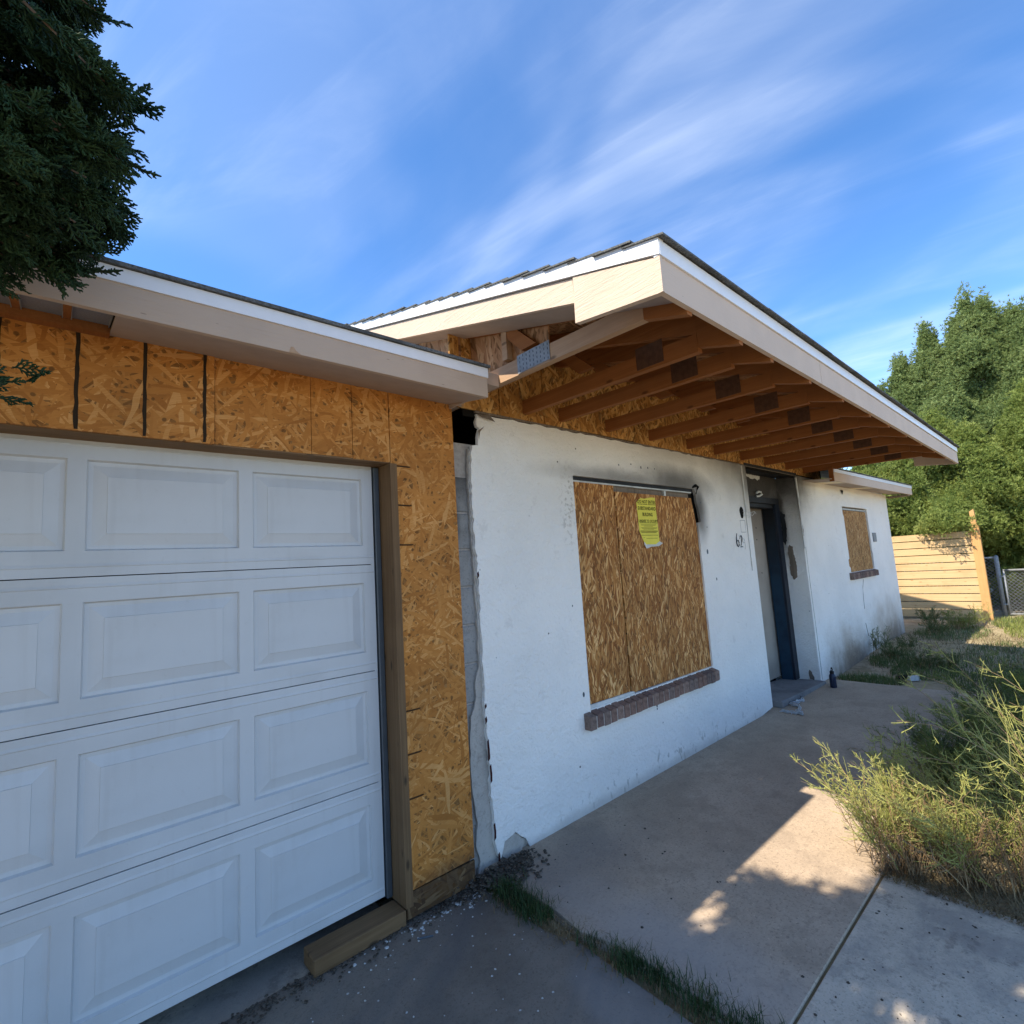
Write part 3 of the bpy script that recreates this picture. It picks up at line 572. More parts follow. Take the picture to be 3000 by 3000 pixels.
# bare patch hacked out of the return, torn corner beads
def ypoly(name, mat, x, pts, t): return hp(MB().prism([rough(pts, 0.02, 0.006, 3)], x - t, x + 0.002, 'x').build(name, mat))
ypoly('bare_patch', M_rot, 5.31, [(0.20, 1.66), (0.225, 1.60), (0.215, 1.45), (0.225, 1.30), (0.19, 1.22), (0.15, 1.25), (0.135, 1.38), (0.155, 1.52), (0.16, 1.64)], 0.006)
ypoly('bare_patch', M_sootw, 5.31, [(0.262, 2.1), (0.21, 2.05), (0.205, 1.85), (0.225, 1.7), (0.24, 1.66), (0.264, 1.7)], 0.003)
ypoly('bare_patch', M_rot, 5.31, [(0.15, 0.0), (0.10, 0.0), (0.115, 0.09), (0.14, 0.12), (0.155, 0.08)], 0.005)
hp(MB().tube([(5.306, 0.026, 2.50), (5.309, 0.024, 2.25), (5.305, 0.024, 2.0), (5.308, 0.025, 1.6)], [0.012, 0.010, 0.008, 0.006], 6).build('corner_bead', M_caulk))
hp(MB().tube([(5.36, 0.028, 1.62), (5.355, 0.028, 1.2), (5.365, 0.028, 0.6), (5.36, 0.028, 0.0)], 0.004, 5).build('corner_bead', M_alum))
hp(MB().prism([rough([(5.312, 1.95), (5.335, 1.93), (5.36, 1.84), (5.35, 1.76), (5.322, 1.80)], 0.02, 0.005)], WY - 0.002, WY + 0.002).build('bare_patch', M_rot))
hp(MB().tube([(3.766, WY - 0.006, 2.515), (3.762, WY - 0.008, 2.2), (3.758, WY - 0.007, 2.02)], 0.010, 6).build('conduit', M_caulk))
hp(MB().tube([(3.758, WY - 0.004, 2.02), (3.76, WY - 0.004, 1.40)], 0.0045, 6).build('conduit', M_alum))
hp(MB().prism([rough([(4.42, 2.525), (4.44, 2.50), (4.58, 2.475), (4.66, 2.485), (4.74, 2.47), (4.80, 2.485), (4.82, 2.525)], 0.03, 0.005)], AY - 0.004, AY - 0.0005).build('peeled_patch', M_caulk))
hp(MB().tube([(4.62, AY - 0.02, 2.26), (4.66, AY - 0.035, 2.262), (4.72, AY - 0.045, 2.285), (4.71, AY - 0.04, 2.315), (4.66, AY - 0.03, 2.318), (4.62, AY - 0.025, 2.30)], 0.012, 6).build('wire_loop', M_caulk))
# front door set in its frame
fd = hp(box('door_frame', M_navy, None, 5.19, 5.309, AY - 0.004, AY + 0.025, 0.0, 2.185))
hp(box('door_frame', M_blue, None, 5.188, 5.24, AY + 0.026, AY + 0.16, -0.02, 2.18))
hp(box('door_frame', M_sootw, None, 4.142, 5.309, AY - 0.006, AY + 0.03, 2.187, 2.262))
hp(box('door_frame', M_sootw, None, 4.142, 5.187, AY + 0.031, AY + 0.14, 2.14, 2.215))
hp(box('door_frame', M_navy, None, 4.08, 4.141, AY + 0.002, AY + 0.16, -0.02, 2.186))
dr = [(4.20, 0.03), (5.225, 0.03)] + jag((5.225, 0.03), (5.262, 1.30), 9, 0.008, 3) + [(5.262, 1.30), (5.236, 1.31), (5.236, 1.42)] + jag((5.236, 1.42), (5.235, 1.95), 6, 0.010, 6) + [(5.245, 2.05), (5.22, 2.15), (4.20, 2.14)]
hd = hp(MB().prism([dr], 0.45, 0.48).build('front_door', M_beige))
for q in [(4.98, 1.9), (5.0, 1.33), (4.96, 1.75)]:
    o_ = MB().tube([(q[0], 0.452, q[1]), (q[0], 0.447, q[1])], 0.008, 8).build('nail_hole', M_black); o_.parent = hd; o_.matrix_parent_inverse = Matrix.Identity(4)
st_ = [(5.285, 0.02), (5.37, 0.02)] + jag((5.37, 0.02), (5.36, 2.1), 14, 0.010, 9) + [(5.36, 2.1), (5.30, 2.1)] + jag((5.30, 2.1), (5.285, 0.02), 14, 0.012, 10)
hp(MB().prism([st_], 0.47, 0.50).build('door_stile', M_rot))
hbox('entry_backing', M_black, 4.0, 5.8, 0.56, 0.57, -0.04, 2.5)
hbox('entry_backing', M_black, 5.402, 5.43, 0.10, 0.56, -0.04, 2.5)
# step slab across the entry (slightly out of level)
stp = MB().hexa([(3.97, -0.032, -0.028), (5.295, -0.032, -0.045), (5.30, AY + 0.2, -0.045), (3.97, AY + 0.2, -0.028), (3.97, -0.032, 0.043), (5.295, -0.032, 0.004), (5.305, AY + 0.2, -0.010), (3.97, AY + 0.2, 0.035)])
hp(stp.build('entry_step', M_step, bevel=0.008))
hp(MB().add([(4.42, -0.055, -0.027), (4.47, -0.05, -0.027), (4.44, -0.033, 0.012)], [(0, 1, 2)]).build('step_chip', M_black))
# big window: frame, two boards, sill
wf = hp(MB().prism([[(1.045, 2.12), (2.74, 2.12), (2.74, 2.204), (1.045, 2.204)]], WY + 0.045, WY + 0.09).build('window', M_rot))
def hs(p, o): o.parent = p; o.matrix_parent_inverse = Matrix.Identity(4); return o
hs(wf, MB().box(1.046, 2.73, WY + 0.022, WY + 0.044, 2.176, 2.202).build('frame_head', M_sootw))
hs(wf, MB().box(1.046, 2.70, WY + 0.015, WY + 0.04, 2.164, 2.1755).build('frame_bead', M_alum))
hs(wf, MB().box(2.245, 2.275, WY + 0.02, WY + 0.044, 2.08, 2.163).build('mullion', M_alum))
hs(wf, MB().box(1.045, 2.735, WY + 0.092, WY + 0.098, 0.6, 2.12).build('dark_glass', M_black))
hs(wf, MB().prism([[(1.047, 0.628), (1.412, 0.622), (1.528, 0.60 + 0.02), (1.528, 2.163), (1.047, 2.165)]], WY + 0.018, WY + 0.030).build('window_board', M_osb_w))
hs(wf, MB().prism([[(1.543, 0.606), (2.7445, 0.598), (2.744, 1.4), (2.742, 1.85), (2.69, 2.118), (1.541, 2.118)]], WY + 0.0168, WY + 0.030).build('window_board', M_osb_w))
hs(wf, MB().prism([[(1.048, 0.595), (1.56, 0.595), (1.565, 0.612), (1.53, 0.62), (1.048, 0.626)]], WY + 0.008, WY + 0.0175).build('bare_strip', M_caulk))
hs(wf, MB().prism([[(2.735, 2.16), (2.775, 2.10), (2.797, 1.905), (2.74, 1.9), (2.70, 2.0), (2.69, 2.16)]], WY + 0.041, WY + 0.05).build('burnt_jamb', M_black))
hs(wf, MB().tube([(2.70, 0.034, 2.215), (2.75, 0.02, 2.235), (2.79, 0.018, 2.225), (2.755, 0.03, 2.16)], [0.008, 0.016, 0.012, 0.007], 6).build('charred_lump', M_black))
sill = hp(MB().box(0.975, 2.750, -0.022, 0.050, 0.494, 0.566).build('window_sill', M_mortar))
bmesh_b = [MB().hexa([(0, -0.03 + d_, 0.487), (0.0625, -0.03, 0.487), (0.0625, 0.06, 0.487), (0, 0.06, 0.487), (0, -0.03 + d_, 0.573), (0.0625, -0.03, 0.573), (0.0625, 0.06, 0.602), (0, 0.06, 0.602)]).mesh('brick', bevel=0.004) for d_ in (0, 0.002, 0.004)]
br_lib = []
for i in range(5):
    me = bmesh_b[i % 3].copy(); me.materials.append(bricks_m[i]); br_lib.append(me)
x = 0.972; i = 0
while x < 2.72:
    b_ = hs(sill, link('brick', br_lib[rj.randrange(5)])); b_.location = (x, rj.uniform(-0.002, 0.003), rj.uniform(-0.003, 0.003)); x += 0.0735; i += 1
# small window
w2f = hp(MB().box(wx0, wx1, WY + 0.04, WY + 0.07, 2.13, 2.19).build('window', M_rot))
hs(w2f, MB().box(wx0 - 0.02, wx1 - 0.01, WY + 0.02, WY + 0.039, 2.150, 2.172).build('frame_bead', M_alum))
hs(w2f, MB().prism([[(wx0 + 0.0, wz0), (wx1 - 0.01, wz0), (wx1 - 0.03, 2.138), (wx0 - 0.02, 2.14)]], WY + 0.018, WY + 0.030).build('window_board', M_osb_w2))
hs(w2f, MB().box(wx0 - 0.05, wx1 + 0.02, WY + 0.072, WY + 0.08, 1.2, 2.19).build('dark_glass', M_black))
sill2 = hp(MB().box(6.97, 8.24, 0.004, 0.05, 1.135, 1.20).build('window_sill', M_mortar))
x = 6.965; k_ = 0
while x < 8.2:
    b_ = hs(sill2, link('brick', br_lib[rj.randrange(5)])); b_.location = (x, 0.006, 1.120 - 0.487); b_.scale = (1.5, 1, 0.98); x += 0.112
hp(MB().box(8.44, 8.60, WY - 0.02, WY + 0.001, 1.65, 1.80).build('wall_box', M_galv, bevel=0.006))
cr_ = [(7.60, 1.08), (7.52, 0.97), (7.487, 0.87), (7.47, 0.76), (7.458, 0.649)]
hp(MB().tube([(a, WY - 0.0005, b) for a, b in cr_], 0.004, 4).build('wall_crack', M_rot)); hp(MB().tube([(7.413, WY - 0.0005, 0.442), (7.44, WY - 0.0005, 0.34), (7.475, WY - 0.0005, 0.247)], 0.005, 4).build('wall_crack', M_rot))
# hole where the wall lamp was, with its cut wires, and the outline of a removed plate
lb = hp(MB().prism([[(3.665 + 0.042 * math.cos(a) * (1 + 0.15 * math.sin(3 * a)), 2.01 + 0.062 * math.sin(a)) for a in [i * math.pi / 8 for i in range(16)]]], WY - 0.003, WY + 0.002).build('lamp_hole', M_black))
for w_ in ([(3.68, 0.02, 2.02), (3.70, -0.05, 2.00), (3.74, -0.07, 2.01), (3.755, -0.08, 1.985)], [(3.675, 0.02, 1.99), (3.70, -0.03, 1.965), (3.735, -0.05, 1.97), (3.75, -0.07, 2.0)], [(3.68, 0.02, 1.98), (3.69, -0.03, 1.95), (3.72, -0.05, 1.99)]):
    hs(lb, MB().tube(w_, 0.002, 5).build('cut_wire', M_caulk))
hp(MB().prism([[(3.605, 1.80), (3.722, 1.80), (3.722, 1.93), (3.605, 1.93)], [(3.612, 1.807), (3.715, 1.807), (3.715, 1.923), (3.612, 1.923)]], WY - 0.0012, WY + 0.001).build('plate_outline', M_ghost))
# house number: two digits left, the third only a stain
hn = hp(MB().tube([(3.492, WY - 0.004, 1.79), (3.472, WY - 0.005, 1.745), (3.468, WY - 0.005, 1.70), (3.478, WY - 0.005, 1.665), (3.500, WY - 0.005, 1.655), (3.520, WY - 0.005, 1.672), (3.522, WY - 0.005, 1.70), (3.508, WY - 0.005, 1.722), (3.486, WY - 0.005, 1.715), (3.472, WY - 0.005, 1.695)], [0.0031, 0.0040, 0.0050, 0.0050, 0.0043, 0.0050, 0.0050, 0.0037, 0.0031, 0.0025], 6).build('house_number', M_num))
hp(MB().tube([(3.548, WY - 0.004, 1.735), (3.560, WY - 0.005, 1.762), (3.585, WY - 0.005, 1.768), (3.598, WY - 0.005, 1.745), (3.588, WY - 0.005, 1.712), (3.565, WY - 0.005, 1.675), (3.550, WY - 0.005, 1.648), (3.578, WY - 0.005, 1.655), (3.606, WY - 0.005, 1.650)], [0.0031, 0.0043, 0.0043, 0.0050, 0.0050, 0.0037, 0.0037, 0.0043, 0.0025], 6).build('house_number', M_num))
hp(MB().tube([(3.665, WY, 1.705), (3.65, WY, 1.735), (3.628, WY, 1.735), (3.622, WY, 1.705), (3.64, WY, 1.69), (3.662, WY, 1.70), (3.664, WY, 1.66), (3.650, WY, 1.625)], 0.0035, 5).build('house_number', M_ghost))
# wall fixings and scars
for (x, z_, r_) in [(0.985, 0.71, 0.014), (0.94, 1.30, 0.006), (2.86, 1.62, 0.02), (2.98, 1.36, 0.012), (2.83, 2.08, 0.008), (1.6, 2.33, 0.007), (2.0, 2.34, 0.008), (2.1, 2.34, 0.006), (1.9, 2.335, 0.01), (2.9, 1.85, 0.006), (1.82, 0.46, 0.012), (1.82, 0.435, 0.007)]:
    hp(MB().prism([[(x + r_ * 0.7 * math.cos(a), z_ + r_ * 1.2 * math.sin(a)) for a in [i * math.pi / 4 for i in range(8)]]], WY - 0.002, WY + 0.001).build('wall_scar', M_track))
# ---- porch roof: OSB behind the trusses, trusses, deck, fascia, rake
def sag(x): return -0.0085 * max(x, 0)
def zdeck(y): return 2.690 + 0.285 * (y + 1.42)
TX = [0.17, 0.622, 0.967, 1.497, 2.082, 2.703, 3.231, 3.818, 4.42, 5.052, 5.638]
TW = 0.040
ex = [0.03, 0.40, 0.80, 1.18, 1.62, 1.86, 2.30, 2.55, 2.93, 3.37, 3.70, 4.02, 4.55, 4.9, 5.3, 5.7, 6.25]
for a, b in zip(ex, ex[1:]):
    hbox('osb_panel', M_osb_e, a + 0.003, b - 0.003, WY + 0.001 + rj.uniform(0, 0.004), WY + 0.016, 2.545 + rj.uniform(-0.006, 0.004), 3.09)
hbox('top_plate', M_rot, 0.2, 5.30, WY + 0.004, WY + 0.06, 2.527, 2.541); hp(MB().prism([[(0.116, 2.50), (6.34, 2.50), (6.34, 3.055), (0.116, 3.10)]], WY + 0.018, WY + 0.024).build('wall_backing', M_black))
def truss_bottom():   # bottom chord, x local 0..TW
    m = MB(); m.hexa([(0, -1.205, 2.552), (TW, -1.205, 2.552), (TW, WY + 0.02, 2.582), (0, WY + 0.02, 2.582), (0, -1.205, 2.642), (TW, -1.205, 2.642), (TW, WY + 0.02, 2.672), (0, WY + 0.02, 2.672)]); return m.mesh('roof_truss')
def truss_top():
    m = MB(); h = 0.11; y0, y1 = -1.40, WY + 0.02
    def zt(y): return 2.690 + 0.285 * (y + 1.42) - 0.006
    # tail drops just below the end of the bottom chord
    m.hexa([(0.001, y0, 2.520), (TW - 0.001, y0, 2.520), (TW - 0.001, -1.206, 2.578), (0.001, -1.206, 2.578), (0.001, y0, zt(y0)), (TW - 0.001, y0, zt(y0)), (TW - 0.001, -1.206, zt(-1.206)), (0.001, -1.206, zt(-1.206))])
    m.hexa([(0.001, -1.2055, 2.643), (TW - 0.001, -1.2055, 2.643), (TW - 0.001, y1, zt(y1) - h), (0.001, y1, zt(y1) - h), (0.001, -1.2055, zt(-1.2055)), (TW - 0.001, -1.2055, zt(-1.2055)), (TW - 0.001, y1, zt(y1)), (0.001, y1, zt(y1))])
    return m.mesh('top_chord')
tb, tt = truss_bottom(), truss_top(); tb.materials.append(M_truss); tt.materials.append(M_truss)
web = MB().hexa([(0.004, -0.56, 2.70), (TW - 0.004, -0.56, 2.70), (TW - 0.004, -0.45, 2.70), (0.004, -0.45, 2.70), (0.004, -0.36, 2.885), (TW - 0.004, -0.36, 2.885), (TW - 0.004, -0.26, 2.885), (0.004, -0.26, 2.885)]).mesh('web'); web.materials.append(M_truss)
plate = MB().box(-0.003, 0.0, -1.02, -0.86, 2.572, 2.690).mesh('nail_plate'); plate.materials.append(M_plate)
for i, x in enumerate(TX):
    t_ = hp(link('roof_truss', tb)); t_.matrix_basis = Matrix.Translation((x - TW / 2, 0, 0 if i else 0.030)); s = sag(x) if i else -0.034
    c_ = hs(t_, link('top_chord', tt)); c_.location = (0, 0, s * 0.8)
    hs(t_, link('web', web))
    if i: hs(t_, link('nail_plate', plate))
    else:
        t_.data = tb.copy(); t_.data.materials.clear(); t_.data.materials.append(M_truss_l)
        gpz = MB(); gpz.box(-0.004, -0.0005, -0.66, -0.42, 2.575, 2.675)
        pl_ = hs(t_, gpz.build('nail_plate', M_galv))
        tm = MB()
        for a in range(9):
            for b in range(4): tm.box(-0.0055, -0.0035, -0.65 + a * 0.026, -0.646 + a * 0.026, 2.580 + b * 0.024 + (a % 2) * .006, 2.592 + b * 0.024 + (a % 2) * .006)
        hs(pl_, tm.build('plate_teeth', M_track))
hp(MB().prism([[(-1.25, 2.60), (-1.25, 2.69), (0.029, 3.05), (0.029, 2.60)]], 5.662, 5.672, 'x').build('gable_panel', M_osb_gable))
# gable infill at the left end
hp(MB().prism([[(-0.62, 2.60), (-0.62, 2.86), (0.03, 3.05), (0.03, 2.61)]], 0.1905, 0.200, 'x').build('gable_panel', M_osb_gable))
hp(MB().prism([[(-0.34, 2.72), (-0.34, 2.90), (-0.30, 2.915), (-0.30, 2.72)]], 0.15, 0.189, 'x').build('gable_block', M_truss_l))
hp(MB().prism([[(0.031, 2.55), (3.6, 2.55), (3.6, 4.05), (0.031, 3.05)]], 0.10, 0.115, 'x').build('gable_panel', M_osb_gable))
X0, X1 = -0.05, 6.37
def strip(name, mat, y0, y1, f0, f1, th, xa=X0, xb=X1):   # sloped sheet between y0..y1 with f(y)=underside
    m = MB(); m.hexa([(xa, y0, f0 + sag(xa)), (xb, y0, f0 + sag(xb)), (xb, y1, f1 + sag(xb)), (xa, y1, f1 + sag(xa)), (xa, y0, f0 + th + sag(xa)), (xb, y0, f0 + th + sag(xb)), (xb, y1, f1 + th + sag(xb)), (xa, y1, f1 + th + sag(xa))])
    return hp(m.build(name, mat))
RY = 3.6
roof = strip('roof', M_osb_deck, -1.40, RY, zdeck(-1.40), zdeck(RY), 0.012, -0.025, X1 - 0.02)
strip('roof', M_osb_deck, RY, 8.0, zdeck(RY), zdeck(RY) - 1.2, 0.012, -0.025, X1 - 0.02)
strip('barge_soffit', M_soffit, -1.39, RY, 2.680 + 0.283 * 0.03 - 0.108, 2.680 + 0.283 * (RY + 1.42) - 0.108, 0.008, -0.028, 0.148)
nsh = 36; sl = math.hypot(1, 0.285); L_ = 0.145
shm = MB()
for j in range(1): pass
c = 0.285 / sl; cs = 1 / sl
def shingle_me(seed):
    r = random.Random(seed); m = MB(); n = 14; d = 0.19; xs_ = [X0 - 0.020 + (X1 - X0 + 0.04) * i / n for i in range(n + 1)]
    for a, b in zip(xs_, xs_[1:]):
        j = r.uniform(-0.004, 0.004); za, zb = sag(a), sag(b)
        m.hexa([(a, j, 0.014 + za), (b - 0.003, j, 0.014 + zb), (b - 0.003, d * cs, d * c + za * 1), (a, d * cs, d * c + za), (a, j, 0.022 + za), (b - 0.003, j, 0.022 + zb), (b - 0.003, d * cs, d * c + 0.006 + zb), (a, d * cs, d * c + 0.006 + za)])
    return m.mesh('shingle_course')
sh_lib = [shingle_me(i) for i in range(4)]
for m_ in sh_lib: m_.materials.append(M_shingle)
for i in range(nsh):
    y = -1.455 + i * L_ * cs
    s_ = hs(roof, link('shingle_course', sh_lib[i % 4])); s_.location = (rj.uniform(-0.006, 0.006), y, zdeck(y) + 0.046)
# front fascia in two lengths, drip edge
FY = -1.42
def fas(name, mat, xa, xb, ya, yb, za, zb):
    m = MB(); sa, sb = -0.0072 * (xa - X0), -0.0072 * (xb - X0)
    m.hexa([(xa, ya, za + sa), (xb, ya, za + sb), (xb, yb, za + sb), (xa, yb, za + sa), (xa, ya, zb + sa * 1.2), (xb, ya, zb + sb * 1.2), (xb, yb, zb + sb * 1.2), (xa, yb, zb + sa * 1.2)])
    return hp(m.build(name, mat))
fas('fascia', M_fascia, X0, 1.630, FY, FY + 0.022, 2.540, 2.678); fas('fascia', M_fascia, 1.634, X1, FY, FY + 0.022, 2.539, 2.678)
fas('drip_edge', M_white_metal, X0 - 0.008, 2.9, FY - 0.008, FY + 0.02, 2.6785, 2.738); fas('drip_edge', M_white_metal, 2.903, X1 + 0.008, FY - 0.0075, FY + 0.02, 2.6785, 2.738)
# rake boards (left lit end, right end) : a deep short piece at the corner, a shallow long one behind
def rk(y): return 2.680 + 0.283 * (y + 1.42)
def rake(xa, xb, dz):
    hp(MB().prism([[(FY + 0.023, 2.540 + dz), (-1.005, 2.590 + dz), (-1.010, rk(-1.010) + dz), (FY + 0.023, rk(FY) + dz)]], xa - 0.006, xb, 'x').build('rake_board', M_rake))
    hp(MB().prism([[(-1.003, rk(-1.003) - 0.114 + dz), (RY, rk(RY) - 0.114 + dz), (RY, rk(RY) + dz - 0.004), (-1.003, rk(-1.003) + dz - 0.004)]], xa, xb - 0.002, 'x').build('rake_board', M_rake))
    for (a, b) in ((FY - 0.006, -0.15), (-0.147, 1.3), (1.303, RY)):
        hp(MB().prism([[(a, rk(a) + 0.003 + dz), (b, rk(b) + 0.003 + dz), (b, rk(b) + 0.070 + dz), (a, rk(a) + 0.070 + dz)]], xa - 0.012, xb, 'x').build('drip_edge', M_white_metal))
rake(X0, X0 + 0.022, 0.0); rake(X1 - 0.024, X1 - 0.002, -0.05)
hp(MB().box(X0 - 0.008, X0 + 0.004, FY - 0.004, FY + 0.0225, 2.538, 2.676).build('corner_trim', M_rake))
# low roof over the right wing
RX0, RX1, ry = 5.62, 9.95, -0.315
hp(MB().hexa([(RX0, ry, 2.425), (RX1, ry, 2.462), (RX1, ry + 0.022, 2.462), (RX0, ry + 0.022, 2.425), (RX0, ry, 2.535), (RX1, ry, 2.575), (RX1, ry + 0.022, 2.575), (RX0, ry + 0.022, 2.535)]).build('fascia', M_fascia))
hp(MB().hexa([(RX0, ry - 0.006, 2.536), (RX1 + .005, ry - 0.006, 2.576), (RX1 + .005, ry + 0.02, 2.576), (RX0, ry + 0.02, 2.536), (RX0, ry - 0.006, 2.58), (RX1 + .005, ry - 0.006, 2.625), (RX1 + .005, ry + 0.02, 2.625), (RX0, ry + 0.02, 2.58)]).build('drip_edge', M_white_metal))
hp(MB().hexa([(RX0, ry - 0.02, 2.582), (RX1 + .02, ry - 0.02, 2.627), (RX1 + .02, 5, 4.12), (RX0, 5, 4.07), (RX0, ry - 0.02, 2.592), (RX1 + .02, ry - 0.02, 2.637), (RX1 + .02, 5, 4.13), (RX0, 5, 4.08)]).build('roof', M_shingle))
for a, b, mt in [(5.55, 5.99, M_soffit), (5.99, 6.37, M_soffit_sunlit), (6.37, 7.50, M_soffit), (7.50, 7.80, M_soffit_sunlit), (7.80, 9.93, M_soffit)]:
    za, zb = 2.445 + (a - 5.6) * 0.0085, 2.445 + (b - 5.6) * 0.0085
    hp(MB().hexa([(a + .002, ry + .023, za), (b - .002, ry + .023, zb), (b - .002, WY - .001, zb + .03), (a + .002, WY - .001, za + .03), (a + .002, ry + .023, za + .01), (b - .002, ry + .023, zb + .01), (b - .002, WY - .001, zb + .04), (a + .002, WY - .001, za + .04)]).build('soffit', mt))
hp(MB().box(9.70, 9.92, ry + 0.025, 0.03, 2.44, 2.468).build('eave_return', M_rot))
hp(MB().box(5.60, 5.615, ry + 0.001, ry + 0.05, 2.42, 2.60).build('eave_return', M_truss))
hp(MB().add([(7.03, 0.02, 2.44), (7.17, 0.02, 2.44), (7.10, 0.015, 2.37)], [(0, 1, 2)]).build('wall_scar', M_black))

# ------------------------------------------------------------------ things on and by the house
# yellow notice: paper, torn and curled, with its print
pp = [(1.812, 2.040), (1.845, 2.066), (1.884, 2.082), (1.93, 2.078), (1.975, 2.086), (2.03, 2.094), (2.087, 2.093), (2.090, 1.95), (2.095, 1.83), (2.098, 1.725), (2.04, 1.700), (1.90, 1.700), (1.872, 1.725), (1.822, 1.810), (1.820, 1.93), (1.816, 2.0)]
no = MB().prism([pp], WY + 0.0150, WY + 0.0165).build('warning_notice', M_yellow)
tag(no, 'torn yellow warning paper stuck on the large window board', 'notice')
hs(no, MB().add([(1.872, WY + 0.0148, 1.727), (1.90, WY + 0.0148, 1.702), (2.04, WY + 0.0148, 1.702), (2.098, WY + 0.0148, 1.726), (2.112, WY - 0.006, 1.708), (2.05, WY - 0.004, 1.684), (1.94, WY - 0.006, 1.682), (1.872, WY - 0.004, 1.668), (1.862, WY + 0.006, 1.70)], [(0, 1, 7, 8), (1, 2, 5, 6), (1, 6, 7), (2, 3, 4, 5)]).build('curled_edge', M_paper_back))
def text(parent, s, x, z_, size, mat, wscale=1.0):
    cu = bpy.data.curves.new('lettering', 'FONT'); cu.body = s; cu.size = size; cu.align_x = 'CENTER'; cu.extrude = 0.0; cu.offset = size * 0.02; cu.resolution_u = 2
    o = bpy.data.objects.new('tmp', cu); COL.objects.link(o); bpy.context.view_layer.update()
    me = bpy.data.meshes.new_from_object(o.evaluated_get(bpy.context.evaluated_depsgraph_get())); bpy.data.objects.remove(o)
    me.transform(Matrix.Translation((x, WY + 0.0142, z_)) @ Matrix.Rotation(math.pi / 2, 4, 'X') @ Matrix.Diagonal((wscale, 1, 1, 1))); me.materials.clear()
    return hs(parent, link('lettering', me, mat))
text(no, 'DO NOT ENTER', 1.955, 2.040, 0.038, M_ink, 0.92); text(no, 'SUBSTANDARD', 1.955, 1.985, 0.040, M_ink, 0.92)
text(no, 'BUILDING', 1.957, 1.935, 0.040, M_ink, 0.8); text(no, 'UNSAFE TO OCCUPY', 1.960, 1.884, 0.030, M_ink, 0.92)
lm = MB()
for z_, a, b, h in [(2.030, 1.835, 1.90, .004), (2.030, 1.905, 1.965, .004), (2.030, 1.975, 2.082, .004), (1.877, 1.835, 2.085, .0035), (1.808, 1.835, 2.085, .006), (1.797, 1.845, 2.065, .004), (1.776, 1.845, 2.085, .003)]: lm.box(a, b, WY + 0.0143, WY + 0.0149, z_, z_ + h)
hs(no, lm.build('printed_rule', M_ink))
lf = MB()
for z_, a, b in [(1.865, 1.85, 2.07), (1.857, 1.855, 2.06), (1.849, 1.89, 2.02), (1.838, 1.85, 2.08), (1.831, 1.86, 2.07), (1.824, 1.88, 2.03), (1.755, 1.87, 1.89), (1.75, 1.91, 2.07)]: lf.box(a, b, WY + 0.0144, WY + 0.0149, z_, z_ + 0.0035)
hs(no, lf.build('printed_rule', M_ink_f))
# bottle
bt = empty('water_bottle', (5.14, -0.155, -0.028)); bt.scale = (0.72, 0.72, 0.72); tag(bt, 'dark navy water bottle standing on the porch slab beside the entry step', 'bottle')
def lathe(prof, n=20):
    m = MB()
    for r, z_ in prof:
        for i in range(n): m.v.append((r * math.cos(2 * math.pi * i / n), r * math.sin(2 * math.pi * i / n), z_))
    for j in range(len(prof) - 1):
        for i in range(n): m.f.append((j * n + i, j * n + (i + 1) % n, (j + 1) * n + (i + 1) % n, (j + 1) * n + i))
    m.f.append(tuple(reversed(range(n)))); m.f.append(tuple((len(prof) - 1) * n + i for i in range(n))); return m
hs(bt, lathe([(0.044, 0), (0.048, 0.006), (0.048, 0.17), (0.045, 0.195), (0.032, 0.215), (0.028, 0.22)]).build('body', M_bottle, smooth=True))
hs(bt, lathe([(0.030, 0.2205), (0.031, 0.225), (0.031, 0.255), (0.026, 0.26)]).build('cap', M_num, smooth=True))
hs(bt, MB().tube([(-0.027, 0, 0.24), (-0.03, 0, 0.275), (-0.02, 0, 0.305), (0, 0, 0.315), (0.02, 0, 0.305), (0.03, 0, 0.275), (0.027, 0, 0.24)], 0.008, 8).build('carry_loop', M_num, smooth=True))
hs(bt, MB().tube([(0.046, 0, 0.14), (0.07, 0, 0.142), (0.072, 0, 0.12)], 0.006, 6).build('side_clip', M_num))
# chain heaped by the step
ch = empty('steel_chain', (4.05, -0.12, -0.026)); tag(ch, 'loose heap of bright steel chain lying on the slab before the step', 'chain')
rc = random.Random(4); link_me = MB()
pts = [(0.020 * math.cos(a) + (0.012 if math.cos(a) > 0 else -0.012), 0.013 * math.sin(a), 0) for a in [i * 2 * math.pi / 12 for i in range(13)]]
lme = MB().tube(pts, 0.0042, 6, False).mesh('chain_link', smooth=True); lme.materials.append(M_chain)
px_, py_, an = -0.22, 0.06, -0.6
for i in range(34):
    o_ = hs(ch, link('chain_link', lme)); an += rc.uniform(-0.9, 0.9)
    if px_ < -0.3: an = rc.uniform(-0.4, 0.4)
    if px_ > 0.30: an = math.pi + rc.uniform(-0.4, 0.4)
    if abs(py_) > 0.09: an = -math.copysign(0.9, py_) + (0 if rc.random() < 0.7 else math.pi)
    px_ += 0.036 * math.cos(an); py_ += 0.022 * math.sin(an)
    o_.location = (px_, py_, 0.008 + rc.uniform(0, 0.012)); o_.rotation_euler = (math.pi / 2 * (i % 2) + rc.uniform(-0.4, 0.4), rc.uniform(-0.3, 0.3), an)
